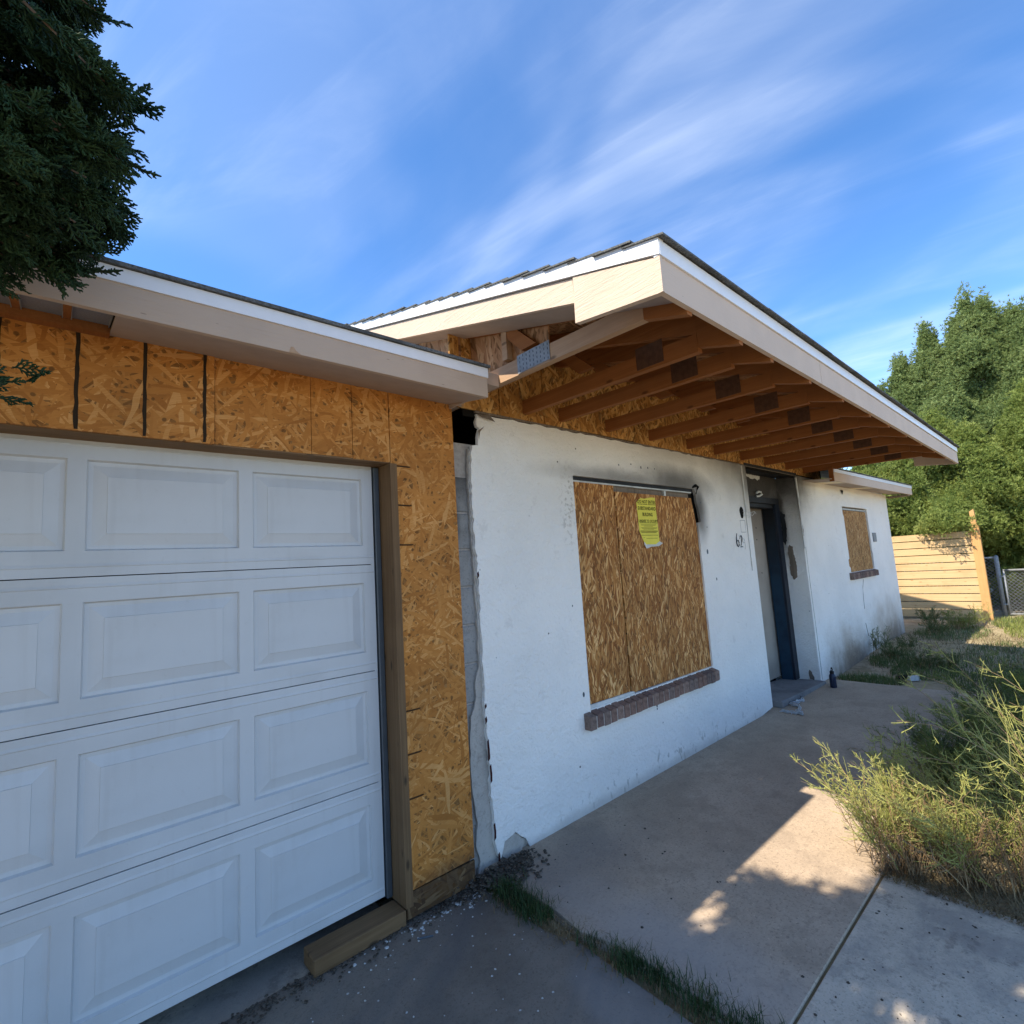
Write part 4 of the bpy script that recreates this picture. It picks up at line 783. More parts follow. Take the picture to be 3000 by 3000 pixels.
# ------------------------------------------------------------------ wooden fence
FX = 11.9
fn = empty('wooden_fence', (FX, -0.1, 0.0)); tag(fn, 'new pale cedar fence of wide horizontal boards with one tall post', 'fence')
FI = Matrix.Translation((-FX, 0.1, 0))
def fp(o): o.parent = fn; o.matrix_parent_inverse = FI; return o
zs = [1.567 + 0.978 * (q_ - 1.567) for q_ in (1.765, 1.618, 1.463, 1.308, 1.141, 0.981, 0.811, 0.657, 0.498, 0.336, 0.177, 0.01)]
for a, b in zip(zs, zs[1:]):
    j = rj.uniform(-0.004, 0.004); g = 0.016
    fp(MB().hexa([(FX + j, -0.800, b + g), (FX + 0.02 + j, -0.800, b + g), (FX + 0.02 + j, 2.6, b + g), (FX + j, 2.6, b + g), (FX + j, -0.800, a), (FX + 0.02 + j, -0.800, a), (FX + 0.02 + j, 2.6, a), (FX + j, 2.6, a)]).build('board', M_cedar))
fp(MB().prism([[(-0.936, -0.05), (-0.802, -0.05), (-0.802, 1.85), (-0.833, 1.86), (-0.833, 2.145), (-0.90, 2.185), (-0.917, 1.86), (-0.936, 1.85)]], FX - 0.03, FX + 0.09, 'x').build('post', M_cedar_post))
fp(MB().box(FX + 0.021, FX + 0.11, 0.7, 0.79, -0.05, 1.74).build('post', M_cedar_post)); fp(MB().box(FX + 0.021, FX + 0.11, 2.5, 2.59, -0.05, 1.74).build('post', M_cedar_post))
# chain-link fence and gate
CX = 12.55
cf = empty('chain_link_fence', (CX, -1.05, 0)); tag(cf, 'galvanised chain link fence section and end post right of the cedar post', 'fence')
CI = Matrix.Translation((-CX, 1.05, 0))
def cp(root, o): o.parent = root; o.matrix_parent_inverse = CI; return o
def netting(y0, y1, z0, z1, x):
    m = MB(); s = 0.07; r = 0.0035; H_ = z1 - z0; n = int((y1 - y0 + H_) / s)
    for i in range(-int(H_ / s) - 1, n + 1):
        for sg in (1, -1):
            a = y0 + i * s
            p0 = (a, z0) if sg > 0 else (a + H_, z0); p1 = (a + H_, z1) if sg > 0 else (a, z1)
            t0, t1 = 0.0, 1.0; d = p1[0] - p0[0]
            ta, tb_ = (y0 - p0[0]) / d, (y1 - p0[0]) / d; lo, hi = min(ta, tb_), max(ta, tb_); t0, t1 = max(t0, lo), min(t1, hi)
            if t1 - t0 < 0.02: continue
            q = lambda t: (x + 0.003 * sg, p0[0] + d * t, z0 + H_ * t); m.tube([q(t0), q(t1)], r, 3, False)
    return m
cp(cf, MB().tube([(CX, -1.05, -0.05), (CX, -1.05, 1.22), (CX, -1.05, 1.24)], [0.038, 0.038, 0.02], 12).build('post', M_galv, smooth=True))
cp(cf, MB().tube([(CX, -1.03, 1.20), (CX + 0.02, -0.72, 1.19), (CX + 0.05, 0.6, 1.19)], 0.021, 10).build('rail', M_galv, smooth=True))
nt_ = cp(cf, netting(-1.02, 0.5, 0.03, 1.19, CX + 0.01).build('netting', M_galv)); nt_['kind'] = 'stuff'
gt = empty('chain_link_gate', (CX, -1.05, 0)); tag(gt, 'galvanised chain link gate hung on the end post at the right edge', 'gate')
cp(gt, MB().tube([(CX, -1.125, 0.05), (CX, -1.125, 0.93)], 0.021, 10).build('frame', M_galv, smooth=True)); cp(gt, MB().tube([(CX, -1.11, 0.935), (CX - 0.02, -2.7, 0.95)], 0.022, 10).build('frame', M_galv, smooth=True))
cp(gt, MB().tube([(CX, -1.125, 0.07), (CX, -2.7, 0.07)], 0.021, 10).build('frame', M_galv, smooth=True))
nt_ = cp(gt, netting(-2.7, -1.12, 0.06, 0.93, CX + 0.012).build('netting', M_galv)); nt_['kind'] = 'stuff'
for z_ in (0.25, 0.80): cp(gt, MB().box(CX - 0.045, CX + 0.03, -1.12, -1.05, z_, z_ + 0.03).build('hinge', M_galv))

# ------------------------------------------------------------------ vegetation helpers
def inst(baseV, baseT, Ms):
    # place copies of a small base mesh by 3x4 matrices (n,3,4)
    n = len(Ms); V = np.einsum('nij,vj->nvi', Ms[:, :, :3], baseV) + Ms[:, None, :, 3]
    T = baseT[None] + (np.arange(n) * len(baseV))[:, None, None]
    return V.reshape(-1, 3), T.reshape(-1, baseT.shape[1])
def frames(P, D, scale, rg):
    # matrices with local +Y along D, random roll
    D = D / np.linalg.norm(D, axis=1, keepdims=True); n = len(D)
    r = rg.normal(size=(n, 3)); X = np.cross(D, r); X /= np.linalg.norm(X, axis=1, keepdims=True); Z = np.cross(X, D)
    Mx = np.stack([X, D, Z], axis=2) * scale[:, None, None]; return np.concatenate([Mx, P[:, :, None]], axis=2)
def prism_seg(V, T, a, b, r0, r1):
    d = b - a; L = np.linalg.norm(d); d = d / L; u = np.cross(d, (0.3, 0.2, 0.9)); u /= np.linalg.norm(u); w = np.cross(d, u); n = len(V)
    for p, r in ((a, r0), (b, r1)):
        for k in range(3):
            t = 2 * math.pi * k / 3; V.append(p + (u * math.cos(t) + w * math.sin(t)) * r)
    for k in range(3):
        k2 = (k + 1) % 3; T.append((n + k, n + k2, n + 3 + k2)); T.append((n + k, n + 3 + k2, n + 3 + k))
def frond(seed, fine):
    # one flat juniper spray, local +Y, about 1 long
    r = np.random.default_rng(seed); V, T = [], []
    ax = [np.array([0, 0, 0.0])]
    for i in range(5): ax.append(ax[-1] + np.array([r.normal(0, .03), .2, r.normal(0, .03)]))
    for i in range(5): prism_seg(V, T, ax[i], ax[i + 1], .030 - .003 * i, .028 - .003 * i)
    ns = 10 if fine else 6
    for i in range(ns):
        t = .08 + .85 * i / ns; j = min(int(t * 5), 4); p = ax[j] + (ax[j + 1] - ax[j]) * (t * 5 - j); s = 1 if i % 2 else -1
        L = (.36 - .24 * t) * r.uniform(.8, 1.2); d = np.array([s * .75, .75, r.normal(0, .35)]); d /= np.linalg.norm(d); q = p + d * L
        prism_seg(V, T, p, q, .036 if fine else .045, .028 if fine else .02)
        if fine:
            for k in range(4):
                tt = .2 + .22 * k; pp_ = p + d * L * tt; e = np.array([s * (.25 if k % 2 else 1.0), 1.0 if k % 2 else .2, r.normal(0, .4)]); e /= np.linalg.norm(e)
                prism_seg(V, T, pp_, pp_ + e * L * .40, .034, .018)
    return np.array(V), np.array(T)
FR = [frond(s, True) for s in range(3)]; FRC = [frond(s + 10, False) for s in range(2)]
def cat(parts):
    Vs, Ts, b = [], [], 0
    for V, T in parts: Vs.append(V); Ts.append(T + b); b += len(V)
    return np.concatenate(Vs), np.concatenate(Ts)

# ---- near juniper at the corner of the garage, reaching over the driveway
def near_juniper():
    rg = np.random.default_rng(21); root = empty('juniper_tree', (-3.95, -1.0, -0.07))
    tag(root, 'dark green juniper reaching into the top left corner before the garage eave', 'tree')
    TI = Matrix.Translation((3.95, 1.0, 0.07))
    def tp(o): o.parent = root; o.matrix_parent_inverse = TI; return o
    tr = MB().tube([(-3.95, -1.0, -0.1), (-3.85, -0.98, 1.2), (-3.62, -0.95, 2.6), (-3.5, -0.95, 4.2), (-3.4, -0.95, 6.2)], [0.19, 0.15, 0.12, 0.08, 0.02], 10)
    tp(tr.build('trunk', M_bark, smooth=True))
    # sprays near the camera side: fine fronds. edge of the crown given by a radius for each height
    def edge(z_): return np.interp(z_, [2.15, 2.30, 2.42, 2.55, 2.66, 2.78, 2.95, 3.2, 3.6, 4.5, 5.5, 6.6, 7.0], [1.60, 1.72, 1.84, 1.95, 1.89, 1.93, 1.76, 1.66, 1.72, 1.42, 0.85, 0.25, 0.05])
    CX_, CY_ = -3.42, -0.90
    fine, coarse = [], []
    n = 15000
    z_ = rg.uniform(2.52, 6.9, n); a = rg.uniform(-math.pi, math.pi, n); rr = edge(z_) * np.sqrt(rg.uniform(0.05, 1, n)); lob = 1 - 0.14 * np.abs(np.sin(a * 3.5 + z_ * 3.1)) - 0.06 * np.abs(np.sin(a * 9 + z_ * 7))
    rr *= np.where((np.abs(a) < 1.0) & (z_ < 3.4), 1.0 - 0.05 * np.abs(np.sin(z_ * 17)), lob)
    P = np.stack([CX_ + rr * np.cos(a), CY_ + 0.9 * rr * np.sin(a), z_], 1)
    ok = (P[:, 1] < -0.42) | (P[:, 2] > 2.95 + 0.15 * (P[:, 1] + .4)); ok &= ~((P[:, 2] < 2.45) & (rg.uniform(size=n) < 0.55))
    # open pockets where sky shows and a dapple of sun gets through
    h_ = P[:, 2] + .05; sx_ = P[:, 0] + .777 * h_; sy_ = P[:, 1] - .218 * h_
    ok &= sx_ + rg.normal(0, .05, n) < np.interp(-sy_, [.0, .85, .9, 1.0, 1.42, 2.0, 3.0], [1.5, 1.5, .85, .95, 1.45, 1.55, 1.8])
    thin = (sx_ > .15) & (sx_ < 1.7) & (sy_ < -1.5); ok &= ~(thin & (rg.uniform(size=n) < .40))
    for (ax_, ay_, ar_) in ((.54, -.99, .06), (1.17, -1.30, .08), (.52, -1.485, .05), (.56, -1.60, .10), (.95, -2.05, .04), (.30, -1.95, .05), (-.15, -1.45, .05)): ok &= np.hypot(sx_ - ax_, sy_ - ay_) > ar_ + .15
    pock = np.sin(P[:, 0] * 5.1 + 1) + np.sin(P[:, 1] * 6.3) + np.sin(P[:, 2] * 4.7 + 2)
    ok &= pock < 2.05
    dcam = np.linalg.norm(P - np.array([-1.685, -2.335, 1.567]), axis=1); ok &= dcam > 0.95
    P = P[ok]; a = a[ok]; rr = rr[ok]
    D = np.stack([np.cos(a), 0.9 * np.sin(a), rg.normal(0.0, 0.45, len(a))], 1) + rg.normal(0, 0.45, (len(a), 3))
    vis = (P[:, 0] > -2.35) & (P[:, 2] < 3.5)
    # keep tips inside the crown edge
    P -= 0.17 * D / np.linalg.norm(D, axis=1, keepdims=True)
    iv = np.where(vis)[0]; ic = np.where(~vis)[0]
    parts = []
    extra = 9
    Pv = np.repeat(P[iv], extra, 0) + rg.normal(0, 0.06, (len(iv) * extra, 3)); Dv = np.repeat(D[iv], extra, 0) + rg.normal(0, 0.4, (len(iv) * extra, 3))
    k = rg.integers(0, 3, len(Pv))
    for i in range(3):
        s = k == i; parts.append(inst(*FR[i], frames(Pv[s], Dv[s], rg.uniform(0.05, 0.095, s.sum()), rg)))
    k = rg.integers(0, 2, len(ic))
    for i in range(2):
        s = k == i; parts.append(inst(*FRC[i], frames(P[ic][s], D[ic][s], rg.uniform(0.28, 0.46, s.sum()), rg)))
    # boughs reaching to the edge of the crown on this side, each carrying its sprays
    bw = MB()
    for (tx, tz) in [(-1.66, 3.28), (-1.65, 3.16), (-1.64, 3.04), (-1.60, 2.92), (-1.53, 2.82), (-1.57, 2.73), (-1.60, 2.66), (-1.53, 2.59), (-1.60, 2.53), (-1.64, 2.47), (-1.72, 2.45), (-1.80, 2.50), (-1.88, 2.54), (-1.74, 2.56), (-1.82, 2.68)]:
        for j in range(6):
            ty = -.75 + rg.uniform(-.26, .26); tip = np.array([tx - abs(rg.normal(0, .055)) - .005, ty, tz + rg.normal(0, .025)]); L = rg.uniform(.5, .8)
            root_ = tip + np.array([-L, rg.normal(0, .12), rg.uniform(.0, .28)]); mid_ = (tip + root_) / 2 + np.array([0, 0, rg.uniform(-.02, .08)])
            bw.tube([root_, mid_, tip], [.010, .006, .002], 4)
            m_ = 46; t = np.sqrt(rg.uniform(.02, 1, m_)); Q = (root_[None] * ((1 - t) ** 2)[:, None] + 2 * mid_[None] * (t * (1 - t))[:, None] + tip[None] * (t ** 2)[:, None]) + rg.normal(0, .012, (m_, 3))
            dd = (tip - root_) / L; DD = dd[None] * .8 + rg.normal(0, .5, (m_, 3)); Q -= DD / np.linalg.norm(DD, axis=1, keepdims=True) * .012
            parts.append(inst(*FR[j % 3], frames(Q, DD, rg.uniform(.055, .10, m_), rg)))
    tp(bw.build('branches', M_bark))
    # a low spray hanging beside the header boards
    Pb = np.array([-1.95, -0.74, 2.10]) + rg.normal(0, 1, (190, 3)) * np.array([0.06, 0.07, 0.04]); Db = np.array([1.0, 0, -0.1]) + rg.normal(0, .6, (190, 3))
    parts.append(inst(*FR[0], frames(Pb, Db, rg.uniform(0.05, 0.085, 190), rg)))
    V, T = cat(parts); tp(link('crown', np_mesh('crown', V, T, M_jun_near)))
    bm_ = MB()
    for i in range(26):
        a_ = rg.uniform(-2.6, 2.6); zz = rg.uniform(2.3, 5.2); L = float(edge(zz)) * 0.8; b0 = Vector((-3.62 + 0.03 * zz, -0.95, zz - 0.35)); e = Vector((CX_ + L * math.cos(a_), CY_ + 0.9 * L * math.sin(a_), zz))
        if e.y > -0.45 and e.z < 3: continue
        bm_.tube([b0, b0.lerp(e, 0.5) + Vector((0, 0, 0.08)), e], [0.035, 0.02, 0.006], 5)
    bm_.tube([(-3.6, -0.95, 1.9), (-2.7, -0.85, 2.0), (-1.92, -0.72, 2.08)], [0.03, 0.018, 0.005], 5)
    tp(bm_.build('branches', M_bark))
near_juniper()

# ---- junipers beyond the fence
def tuft(seed):
    r = np.random.default_rng(seed); V, T = [], []
    for i in range(6):
        d = np.array([r.normal(0, .6), 1, r.normal(0, .6)]); d /= np.linalg.norm(d); L = r.uniform(.6, 1.0); o = np.array([r.normal(0, .08), 0, r.normal(0, .08)])
        u = np.cross(d, r.normal(size=3)); u /= np.linalg.norm(u); w = .11; n = len(V)
        V += [o - u * w * .5, o + d * L * .5 + u * w, o + d * L, o + d * L * .45 - u * w]; T += [(n, n + 1, n + 2), (n, n + 2, n + 3)]
    return np.array(V), np.array(T)
TUFT = [tuft(s) for s in range(4)]
def far_tree(label, base, lobes, mat, seed, dens, size, group='junipers beyond the fence'):
    rg = np.random.default_rng(seed); root = empty('juniper_tree', base); tag(root, label, 'tree', group)
    parts = []; b = np.array(base); bm_ = MB()
    for (x, y, z_, rx, ry_, rz) in lobes:
        n = int(dens * (rx * ry_ + rx * rz + ry_ * rz) * 4.2 / 3)
        d = rg.normal(size=(n, 3)); d /= np.linalg.norm(d, axis=1, keepdims=True)
        # taper to a flame shape, lumpy surface
        lump = 1 + 0.16 * np.sin(d[:, 0] * 7 + x * 3) * np.sin(d[:, 1] * 8 + y) + 0.14 * np.sin(d[:, 2] * 9 + d[:, 0] * 6 + z_)
        rad = lump * np.where(rg.uniform(size=n) < 0.75, rg.uniform(0.86, 1.05, n), rg.uniform(0.3, 0.86, n))
        tz = d[:, 2] * rad; sh = np.clip(1.0 - 0.72 * tz, 0.12, 1.35)
        P = np.stack([x + d[:, 0] * rad * rx * sh, y + d[:, 1] * rad * ry_ * sh, z_ + tz * rz], 1)
        # gather the sprays into clumps with gaps between them
        nc = max(8, n // 26); cen = P[rg.integers(0, n, nc)]; own = rg.integers(0, nc, n); cr = rg.uniform(.08, .20, nc)[own]
        off = rg.normal(0, 1, (n, 3)); off /= np.linalg.norm(off, axis=1, keepdims=True); loose = rg.uniform(size=n) < .22
        P = np.where(loose[:, None], P, cen[own] + off * (cr * rg.uniform(.35, 1.1, n))[:, None] * np.array([1, 1, 1.25])); d = np.where(loose[:, None], d, d * .35 + off)
        hole = np.sin(P[:, 0] * 2.9 + seed) + np.sin(P[:, 1] * 3.7 + 2 * seed) + np.sin(P[:, 2] * 2.6); keep = (hole < 2.1) & (P[:, 2] > 0.05); P = P[keep]; d = d[keep]
        D = d * np.array([1, 1, .6]) + np.array([0, 0, .75]) + rg.normal(0, .4, (len(d), 3))
        k = rg.integers(0, 4, len(P))
        for i in range(4):
            s = k == i
            if s.any(): parts.append(inst(*TUFT[i], frames(P[s], D[s], size * rg.uniform(.7, 1.35, s.sum()), rg)))
        s0 = Vector((b[0], b[1], max(0.5, z_ - rz * 0.9))); bm_.tube([s0, Vector((x, y, z_ - rz * .2)), Vector((x, y, z_ + rz * .75))], [0.07, 0.045, 0.01], 5)
    V, T = cat(parts); V = V - b
    o = link('crown', np_mesh('crown', V, T, mat)); o.parent = root
    for i in range(len(bm_.v)): bm_.v[i] = tuple(np.array(bm_.v[i]) - b)
    h = max(l[2] for l in lobes)
    o = MB().tube([(0, 0, -0.1), (0.05, 0.03, h * .45), (0, 0, h)], [0.20, 0.13, 0.03], 9).build('trunk', M_bark, smooth=True); o.parent = root
    o = bm_.build('branches', M_bark); o.parent = root
# tall one at the right, the left one, a low yellow-green one in front, and fillers
far_tree('tallest blue green juniper at the right edge behind the fence', (16.6, -1.3, 0), [(16.4, -.95, 6.3, .58, .58, 1.7), (16.5, -1.25, 6.9, .33, .33, 1.0), (16.4, -.62, 6.5, .3, .3, .9), (16.5, -1.75, 6.5, .32, .32, .95), (16.4, -2.3, 6.2, .34, .34, 1.0), (16.6, -1.45, 5.7, .62, .62, 1.5), (16.3, -.35, 4.9, .7, .7, 1.4), (16.6, -1.3, 3.8, 1.3, 1.3, 1.9), (16.4, -2.0, 5.4, .8, .8, 1.7), (16.4, -2.5, 3.6, 1.1, 1.1, 1.9), (16.0, -1.1, 2.0, 1.2, 1.2, 1.4)], M_jun_b, 31, 3300, 0.085)
far_tree('blue green juniper with two pointed tops left of the tallest one', (16.6, 0.6, 0), [(16.5, .02, 6.0, .42, .42, 1.5), (16.5, -.05, 6.75, .24, .24, .8), (16.6, .62, 5.5, .44, .42, 1.35), (16.6, .72, 6.2, .24, .24, .8), (16.5, 1.15, 5.4, .25, .25, .75), (16.6, .4, 4.3, 1.0, .95, 1.5), (16.5, 1.15, 4.6, .5, .5, 1.1), (16.6, .5, 2.4, 1.3, 1.4, 1.7)], M_jun_b, 32, 3500, 0.085)
far_tree('bushy yellow green juniper hanging over the cedar fence', (13.9, -0.2, 0), [(13.9, -.2, 3.3, .9, 1.0, 1.2), (13.8, .5, 2.5, .9, 1.0, 1.1), (13.7, -.8, 3.0, .8, .8, 1.1), (13.6, .0, 2.1, .8, 1.0, .9), (13.2, -.55, 2.05, .55, .6, .6), (11.78, -.40, 1.93, .22, .38, .16), (12.5, -.5, 2.15, .5, .4, .3), (14.0, 1.3, 2.6, .9, .9, 1.2)], M_jun_a, 33, 4200, 0.075)
far_tree('green juniper with a shaded trunk behind the chain link gate', (14.4, -1.9, 0), [(14.4, -1.8, 3.5, .8, .7, 1.3), (14.2, -2.3, 2.3, .9, .9, 1.3), (14.0, -1.5, 2.1, .7, .6, 1.0), (14.0, -1.9, 1.0, .8, .9, .9), (14.4, -3.0, 2.4, 1.0, 1.0, 1.6)], M_jun_a, 34, 3800, 0.075)
far_tree('low green juniper seen under the porch eave beyond the house', (17.5, 3.2, 0), [(17.5, 3.0, 2.6, 1.3, 1.5, 1.5), (17.5, 2.0, 2.9, 1.0, 1.0, 1.3), (17.8, 4.6, 2.2, 1.2, 1.4, 1.3)], M_jun_c, 35, 2200, 0.09)
far_tree('dark green juniper filling the gap behind the cedar fence', (15.6, 1.3, 0), [(15.6, 1.4, 1.7, 1.2, 1.3, 1.6), (15.4, .2, 1.4, 1.0, 1.0, 1.4), (15.6, -1.2, 1.2, 1.0, 1.2, 1.3), (15.5, -2.6, 1.2, 1.1, 1.2, 1.3)], M_jun_c, 36, 2200, 0.09)

# ---- weeds
def weed(seed, h, spread, stems, twigs, lean=(0, 0, 0), curl=0.0, leaf=0.035, dens=1.0, r0=0.0032):
    r = np.random.default_rng(seed); SV, ST, LV, LT = [], [], [], []
    for s in range(stems):
        a = r.uniform(0, 2 * math.pi); p = np.array([r.normal(0, .05), r.normal(0, .05), 0.0]); H = h * r.uniform(.6, 1.05); out = spread * math.sqrt(r.uniform(0, 1))
        d = np.array([math.cos(a) * out + lean[0], math.sin(a) * out + lean[1], 1.0 + lean[2]]); d /= np.linalg.norm(d); n = 7; pts = [p]
        for i in range(n):
            d = d + r.normal(0, .08, 3) + np.array([math.cos(a), math.sin(a), -.55]) * curl * (i / n); d /= np.linalg.norm(d); pts.append(pts[-1] + d * H / n)
        for i in range(n): prism_seg(SV, ST, pts[i], pts[i + 1], r0 * (1 - .1 * i), r0 * (1 - .1 * (i + 1)))
        for t in range(twigs):
            f = r.uniform(.22, .99) * n; j = min(int(f), n - 1); q = pts[j] + (pts[j + 1] - pts[j]) * (f - j); ax = pts[j + 1] - pts[j]; ax = ax / np.linalg.norm(ax)
            e = ax * .8 + r.normal(0, .55, 3); e /= np.linalg.norm(e); L = H * .26 * (1.15 - f / n) * r.uniform(.6, 1.3) + .02; q1 = q + e * L * .5; e2 = e + np.array([0, 0, .25]) + r.normal(0, .2, 3); e2 /= np.linalg.norm(e2); q2 = q1 + e2 * L * .5
            prism_seg(LV, LT, q, q1, r0 * .62, r0 * .5); prism_seg(LV, LT, q1, q2, r0 * .5, r0 * .35)
            for k in range(int(5 * dens)):
                g = r.uniform(.1, 1); c_ = q + (q1 - q) * g * 2 if g < .5 else q1 + (q2 - q1) * (g - .5) * 2; w = r.normal(0, .7, 3) + e2 * .8; w /= np.linalg.norm(w); l = leaf * r.uniform(.5, 1.2)
                u = np.cross(w, r.normal(size=3)); u /= np.linalg.norm(u); m = len(LV); LV += [c_ - u * .0013, c_ + u * .0013, c_ + w * l * .6 + u * .0016, c_ + w * l]; LT += [(m, m + 1, m + 2), (m, m + 2, m + 3)]
    return (np.array(SV), np.array(ST)), (np.array(LV), np.array(LT))
WL = {}
def place_weed(kind, loc, rz, sc, label, mat, stem=M_stem, group=None, cat_='weed', name='weed'):
    key = (kind, mat.name)
    if key not in WL:
        a, b = weed(*WK[kind][0], **WK[kind][1]); WL[key] = (np_mesh('stems', *a, stem), np_mesh('foliage', *b, mat))
    root = empty(name, loc); root.rotation_euler = (0, 0, rz); root.scale = (sc, sc, sc); tag(root, label, cat_, group)
    for n_, me in zip(('stems', 'foliage'), WL[key]):
        o = link(n_, me); o.parent = root
WK = {'front': ((41, .66, .50, 30, 30), dict(lean=(.20, .32, 0), curl=.14, leaf=.020, dens=.8, r0=.0033)),
      'tangle': ((42, .55, 1.0, 34, 30), dict(curl=.10, leaf=.035)),
      'airy': ((43, .70, .75, 22, 22), dict(curl=.22, leaf=.024, dens=.8, r0=.0032)),
      'tall': ((44, 1.2, .34, 12, 26), dict(lean=(-.20, .10, 0), curl=.30, leaf=.025, dens=.8, r0=.0038)),
      'dry': ((47, .42, .35, 40, 7), dict(lean=(.05, .1, 0), curl=.05, leaf=.012, dens=.3, r0=.0028)),
      'small': ((45, .30, .9, 20, 16), dict(curl=.05, leaf=.03, r0=.004)),
      'spike': ((46, .50, .25, 7, 22), dict(leaf=.035, r0=.004))}
fg = 'weeds along the slab edge'
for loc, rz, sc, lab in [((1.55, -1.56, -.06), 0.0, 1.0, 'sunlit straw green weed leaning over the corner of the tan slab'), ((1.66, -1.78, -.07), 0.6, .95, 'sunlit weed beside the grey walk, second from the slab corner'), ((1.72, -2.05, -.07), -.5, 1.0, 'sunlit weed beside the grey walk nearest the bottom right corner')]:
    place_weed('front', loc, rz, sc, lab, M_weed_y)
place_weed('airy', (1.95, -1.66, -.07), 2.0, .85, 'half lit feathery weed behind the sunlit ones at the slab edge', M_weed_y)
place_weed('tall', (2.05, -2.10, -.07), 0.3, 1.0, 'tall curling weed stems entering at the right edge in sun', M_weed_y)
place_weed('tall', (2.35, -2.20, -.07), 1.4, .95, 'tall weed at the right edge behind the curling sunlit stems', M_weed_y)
for i, (x, y, lab) in enumerate([(1.52, -1.50, 'brown dry weed stems at the very corner of the tan slab'), (1.60, -1.72, 'brown dry weed stems between the sunlit weeds by the grey walk'), (1.66, -1.95, 'brown dry weed stems nearest the bottom right corner')]):
    place_weed('dry', (x, y, -.06), i * 2.0, 1.0, lab, M_stem)
wr = random.Random(9)
spots = [(2.35, -1.55), (2.75, -1.60), (3.15, -1.55), (3.55, -1.62), (2.55, -1.95), (3.0, -2.0), (3.5, -2.0), (3.95, -1.62), (4.4, -1.66), (4.85, -1.60), (4.1, -2.05), (4.7, -2.1), (5.3, -1.75), (5.4, -2.3), (5.9, -1.9), (3.3, -2.5), (4.2, -2.6), (5.0, -2.7), (2.6, -2.5), (6.3, -2.4)]
for i, (x, y) in enumerate(spots):
    k = 'tangle' if i % 3 else 'airy'
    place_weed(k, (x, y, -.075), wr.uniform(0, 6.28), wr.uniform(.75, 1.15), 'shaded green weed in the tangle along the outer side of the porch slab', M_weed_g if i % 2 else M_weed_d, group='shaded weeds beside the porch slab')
place_weed('spike', (7.42, -.06, -.03), .3, .95, 'thin upright weed against the right wall below the small window', M_weed_d)
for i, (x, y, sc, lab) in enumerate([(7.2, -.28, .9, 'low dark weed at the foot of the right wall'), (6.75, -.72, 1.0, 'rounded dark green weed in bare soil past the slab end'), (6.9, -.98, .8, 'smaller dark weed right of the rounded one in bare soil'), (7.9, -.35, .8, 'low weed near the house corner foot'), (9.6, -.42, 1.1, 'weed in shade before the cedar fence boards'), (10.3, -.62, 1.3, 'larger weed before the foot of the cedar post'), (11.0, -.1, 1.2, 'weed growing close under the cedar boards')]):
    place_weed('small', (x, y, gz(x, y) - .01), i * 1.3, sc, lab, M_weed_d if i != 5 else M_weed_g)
place_weed('spike', (10.6, -.86, 0), 1.0, 1.0, 'upright pale weed in sun beside the cedar post', M_weed_y)

# ---- grass: in the joint of the slabs, on the yard
def blades(P, hmin, hmax, rg, w=.003, lean=.5):
    n = len(P); a = rg.uniform(0, 6.28, n); h = rg.uniform(hmin, hmax, n); l = rg.uniform(.1, 1, n) * lean * h
    dx_, dy_ = np.cos(a), np.sin(a); u = np.stack([-dy_, dx_, np.zeros(n)], 1) * w
    mid = P + np.stack([dx_ * l * .35, dy_ * l * .35, h * .6], 1); tip = P + np.stack([dx_ * l, dy_ * l, h], 1)
    V = np.stack([P - u, P + u, mid + u * .7, mid - u * .7, tip], 1).reshape(-1, 3); b = (np.arange(n) * 5)[:, None]
    T = np.concatenate([b + np.array([0, 1, 2]), b + np.array([0, 2, 3]), b + np.array([3, 2, 4])], 0); return V, T
rg = np.random.default_rng(5)
def along(n, t0, t1, w):
    tc_ = rg.uniform(t0, t1, max(3, n // 22)); t = np.clip(tc_[rg.integers(0, len(tc_), n)] + rg.normal(0, .022, n), t0 - .03, t1 + .03); x = 0.085 + .03 * np.sin(t * 4) + rg.normal(0, w, n); return np.stack([x, t, np.full(n, -.045)], 1)
cl_ = [along(1100, -.46, -.12, .04), along(160, -.9, -.5, .03), along(500, -1.1, -.85, .03), along(1100, -1.62, -1.08, .045), along(500, -2.2, -1.5, .05)]
V, T = blades(np.concatenate(cl_), .012, .075, rg, .0018, 1.1); tag(link('crack_grass', np_mesh('crack_grass', V, T, M_grass)), 'dark green grass growing along the joint between driveway and tan slab', 'grass', kind='stuff')
V, T = blades(np.concatenate([along(2600, -2.3, -.05, .05)]), .006, .03, rg, .002, 2.5); tag(link('dry_thatch', np_mesh('dry_thatch', V, T, M_thatch)), 'brown dry thatch lying in the joint beside the driveway', 'grass', kind='stuff')
def patch(cx_, cy_, rx, ry_, n):
    r = np.sqrt(rg.uniform(0, 1, n)); a = rg.uniform(0, 6.28, n); x = cx_ + rx * r * np.cos(a); y = cy_ + ry_ * r * np.sin(a)
    return np.stack([x, y, np.array([gz(q, 0) for q in x])], 1)
gp_ = [patch(6.6, -.75, .55, .35, 1700), patch(5.85, -.35, .22, .35, 1200), patch(7.1, -.3, .5, .25, 900), patch(9.8, -.6, 1.0, .5, 1500), patch(11.5, -1.7, 1.2, .8, 2600), patch(10.5, -2.6, 1.6, .8, 2600), patch(7.6, -1.6, 1.4, .7, 2600), patch(6.3, -1.5, .6, .5, 1500), patch(8.6, -2.6, 1.5, .8, 2000)]
V, T = blades(np.concatenate(gp_), .02, .09, rg, .0035, .8); tag(link('yard_grass', np_mesh('yard_grass', V, T, M_weed_d)), 'thin patches of grass over the sandy yard past the slab', 'grass', kind='stuff')
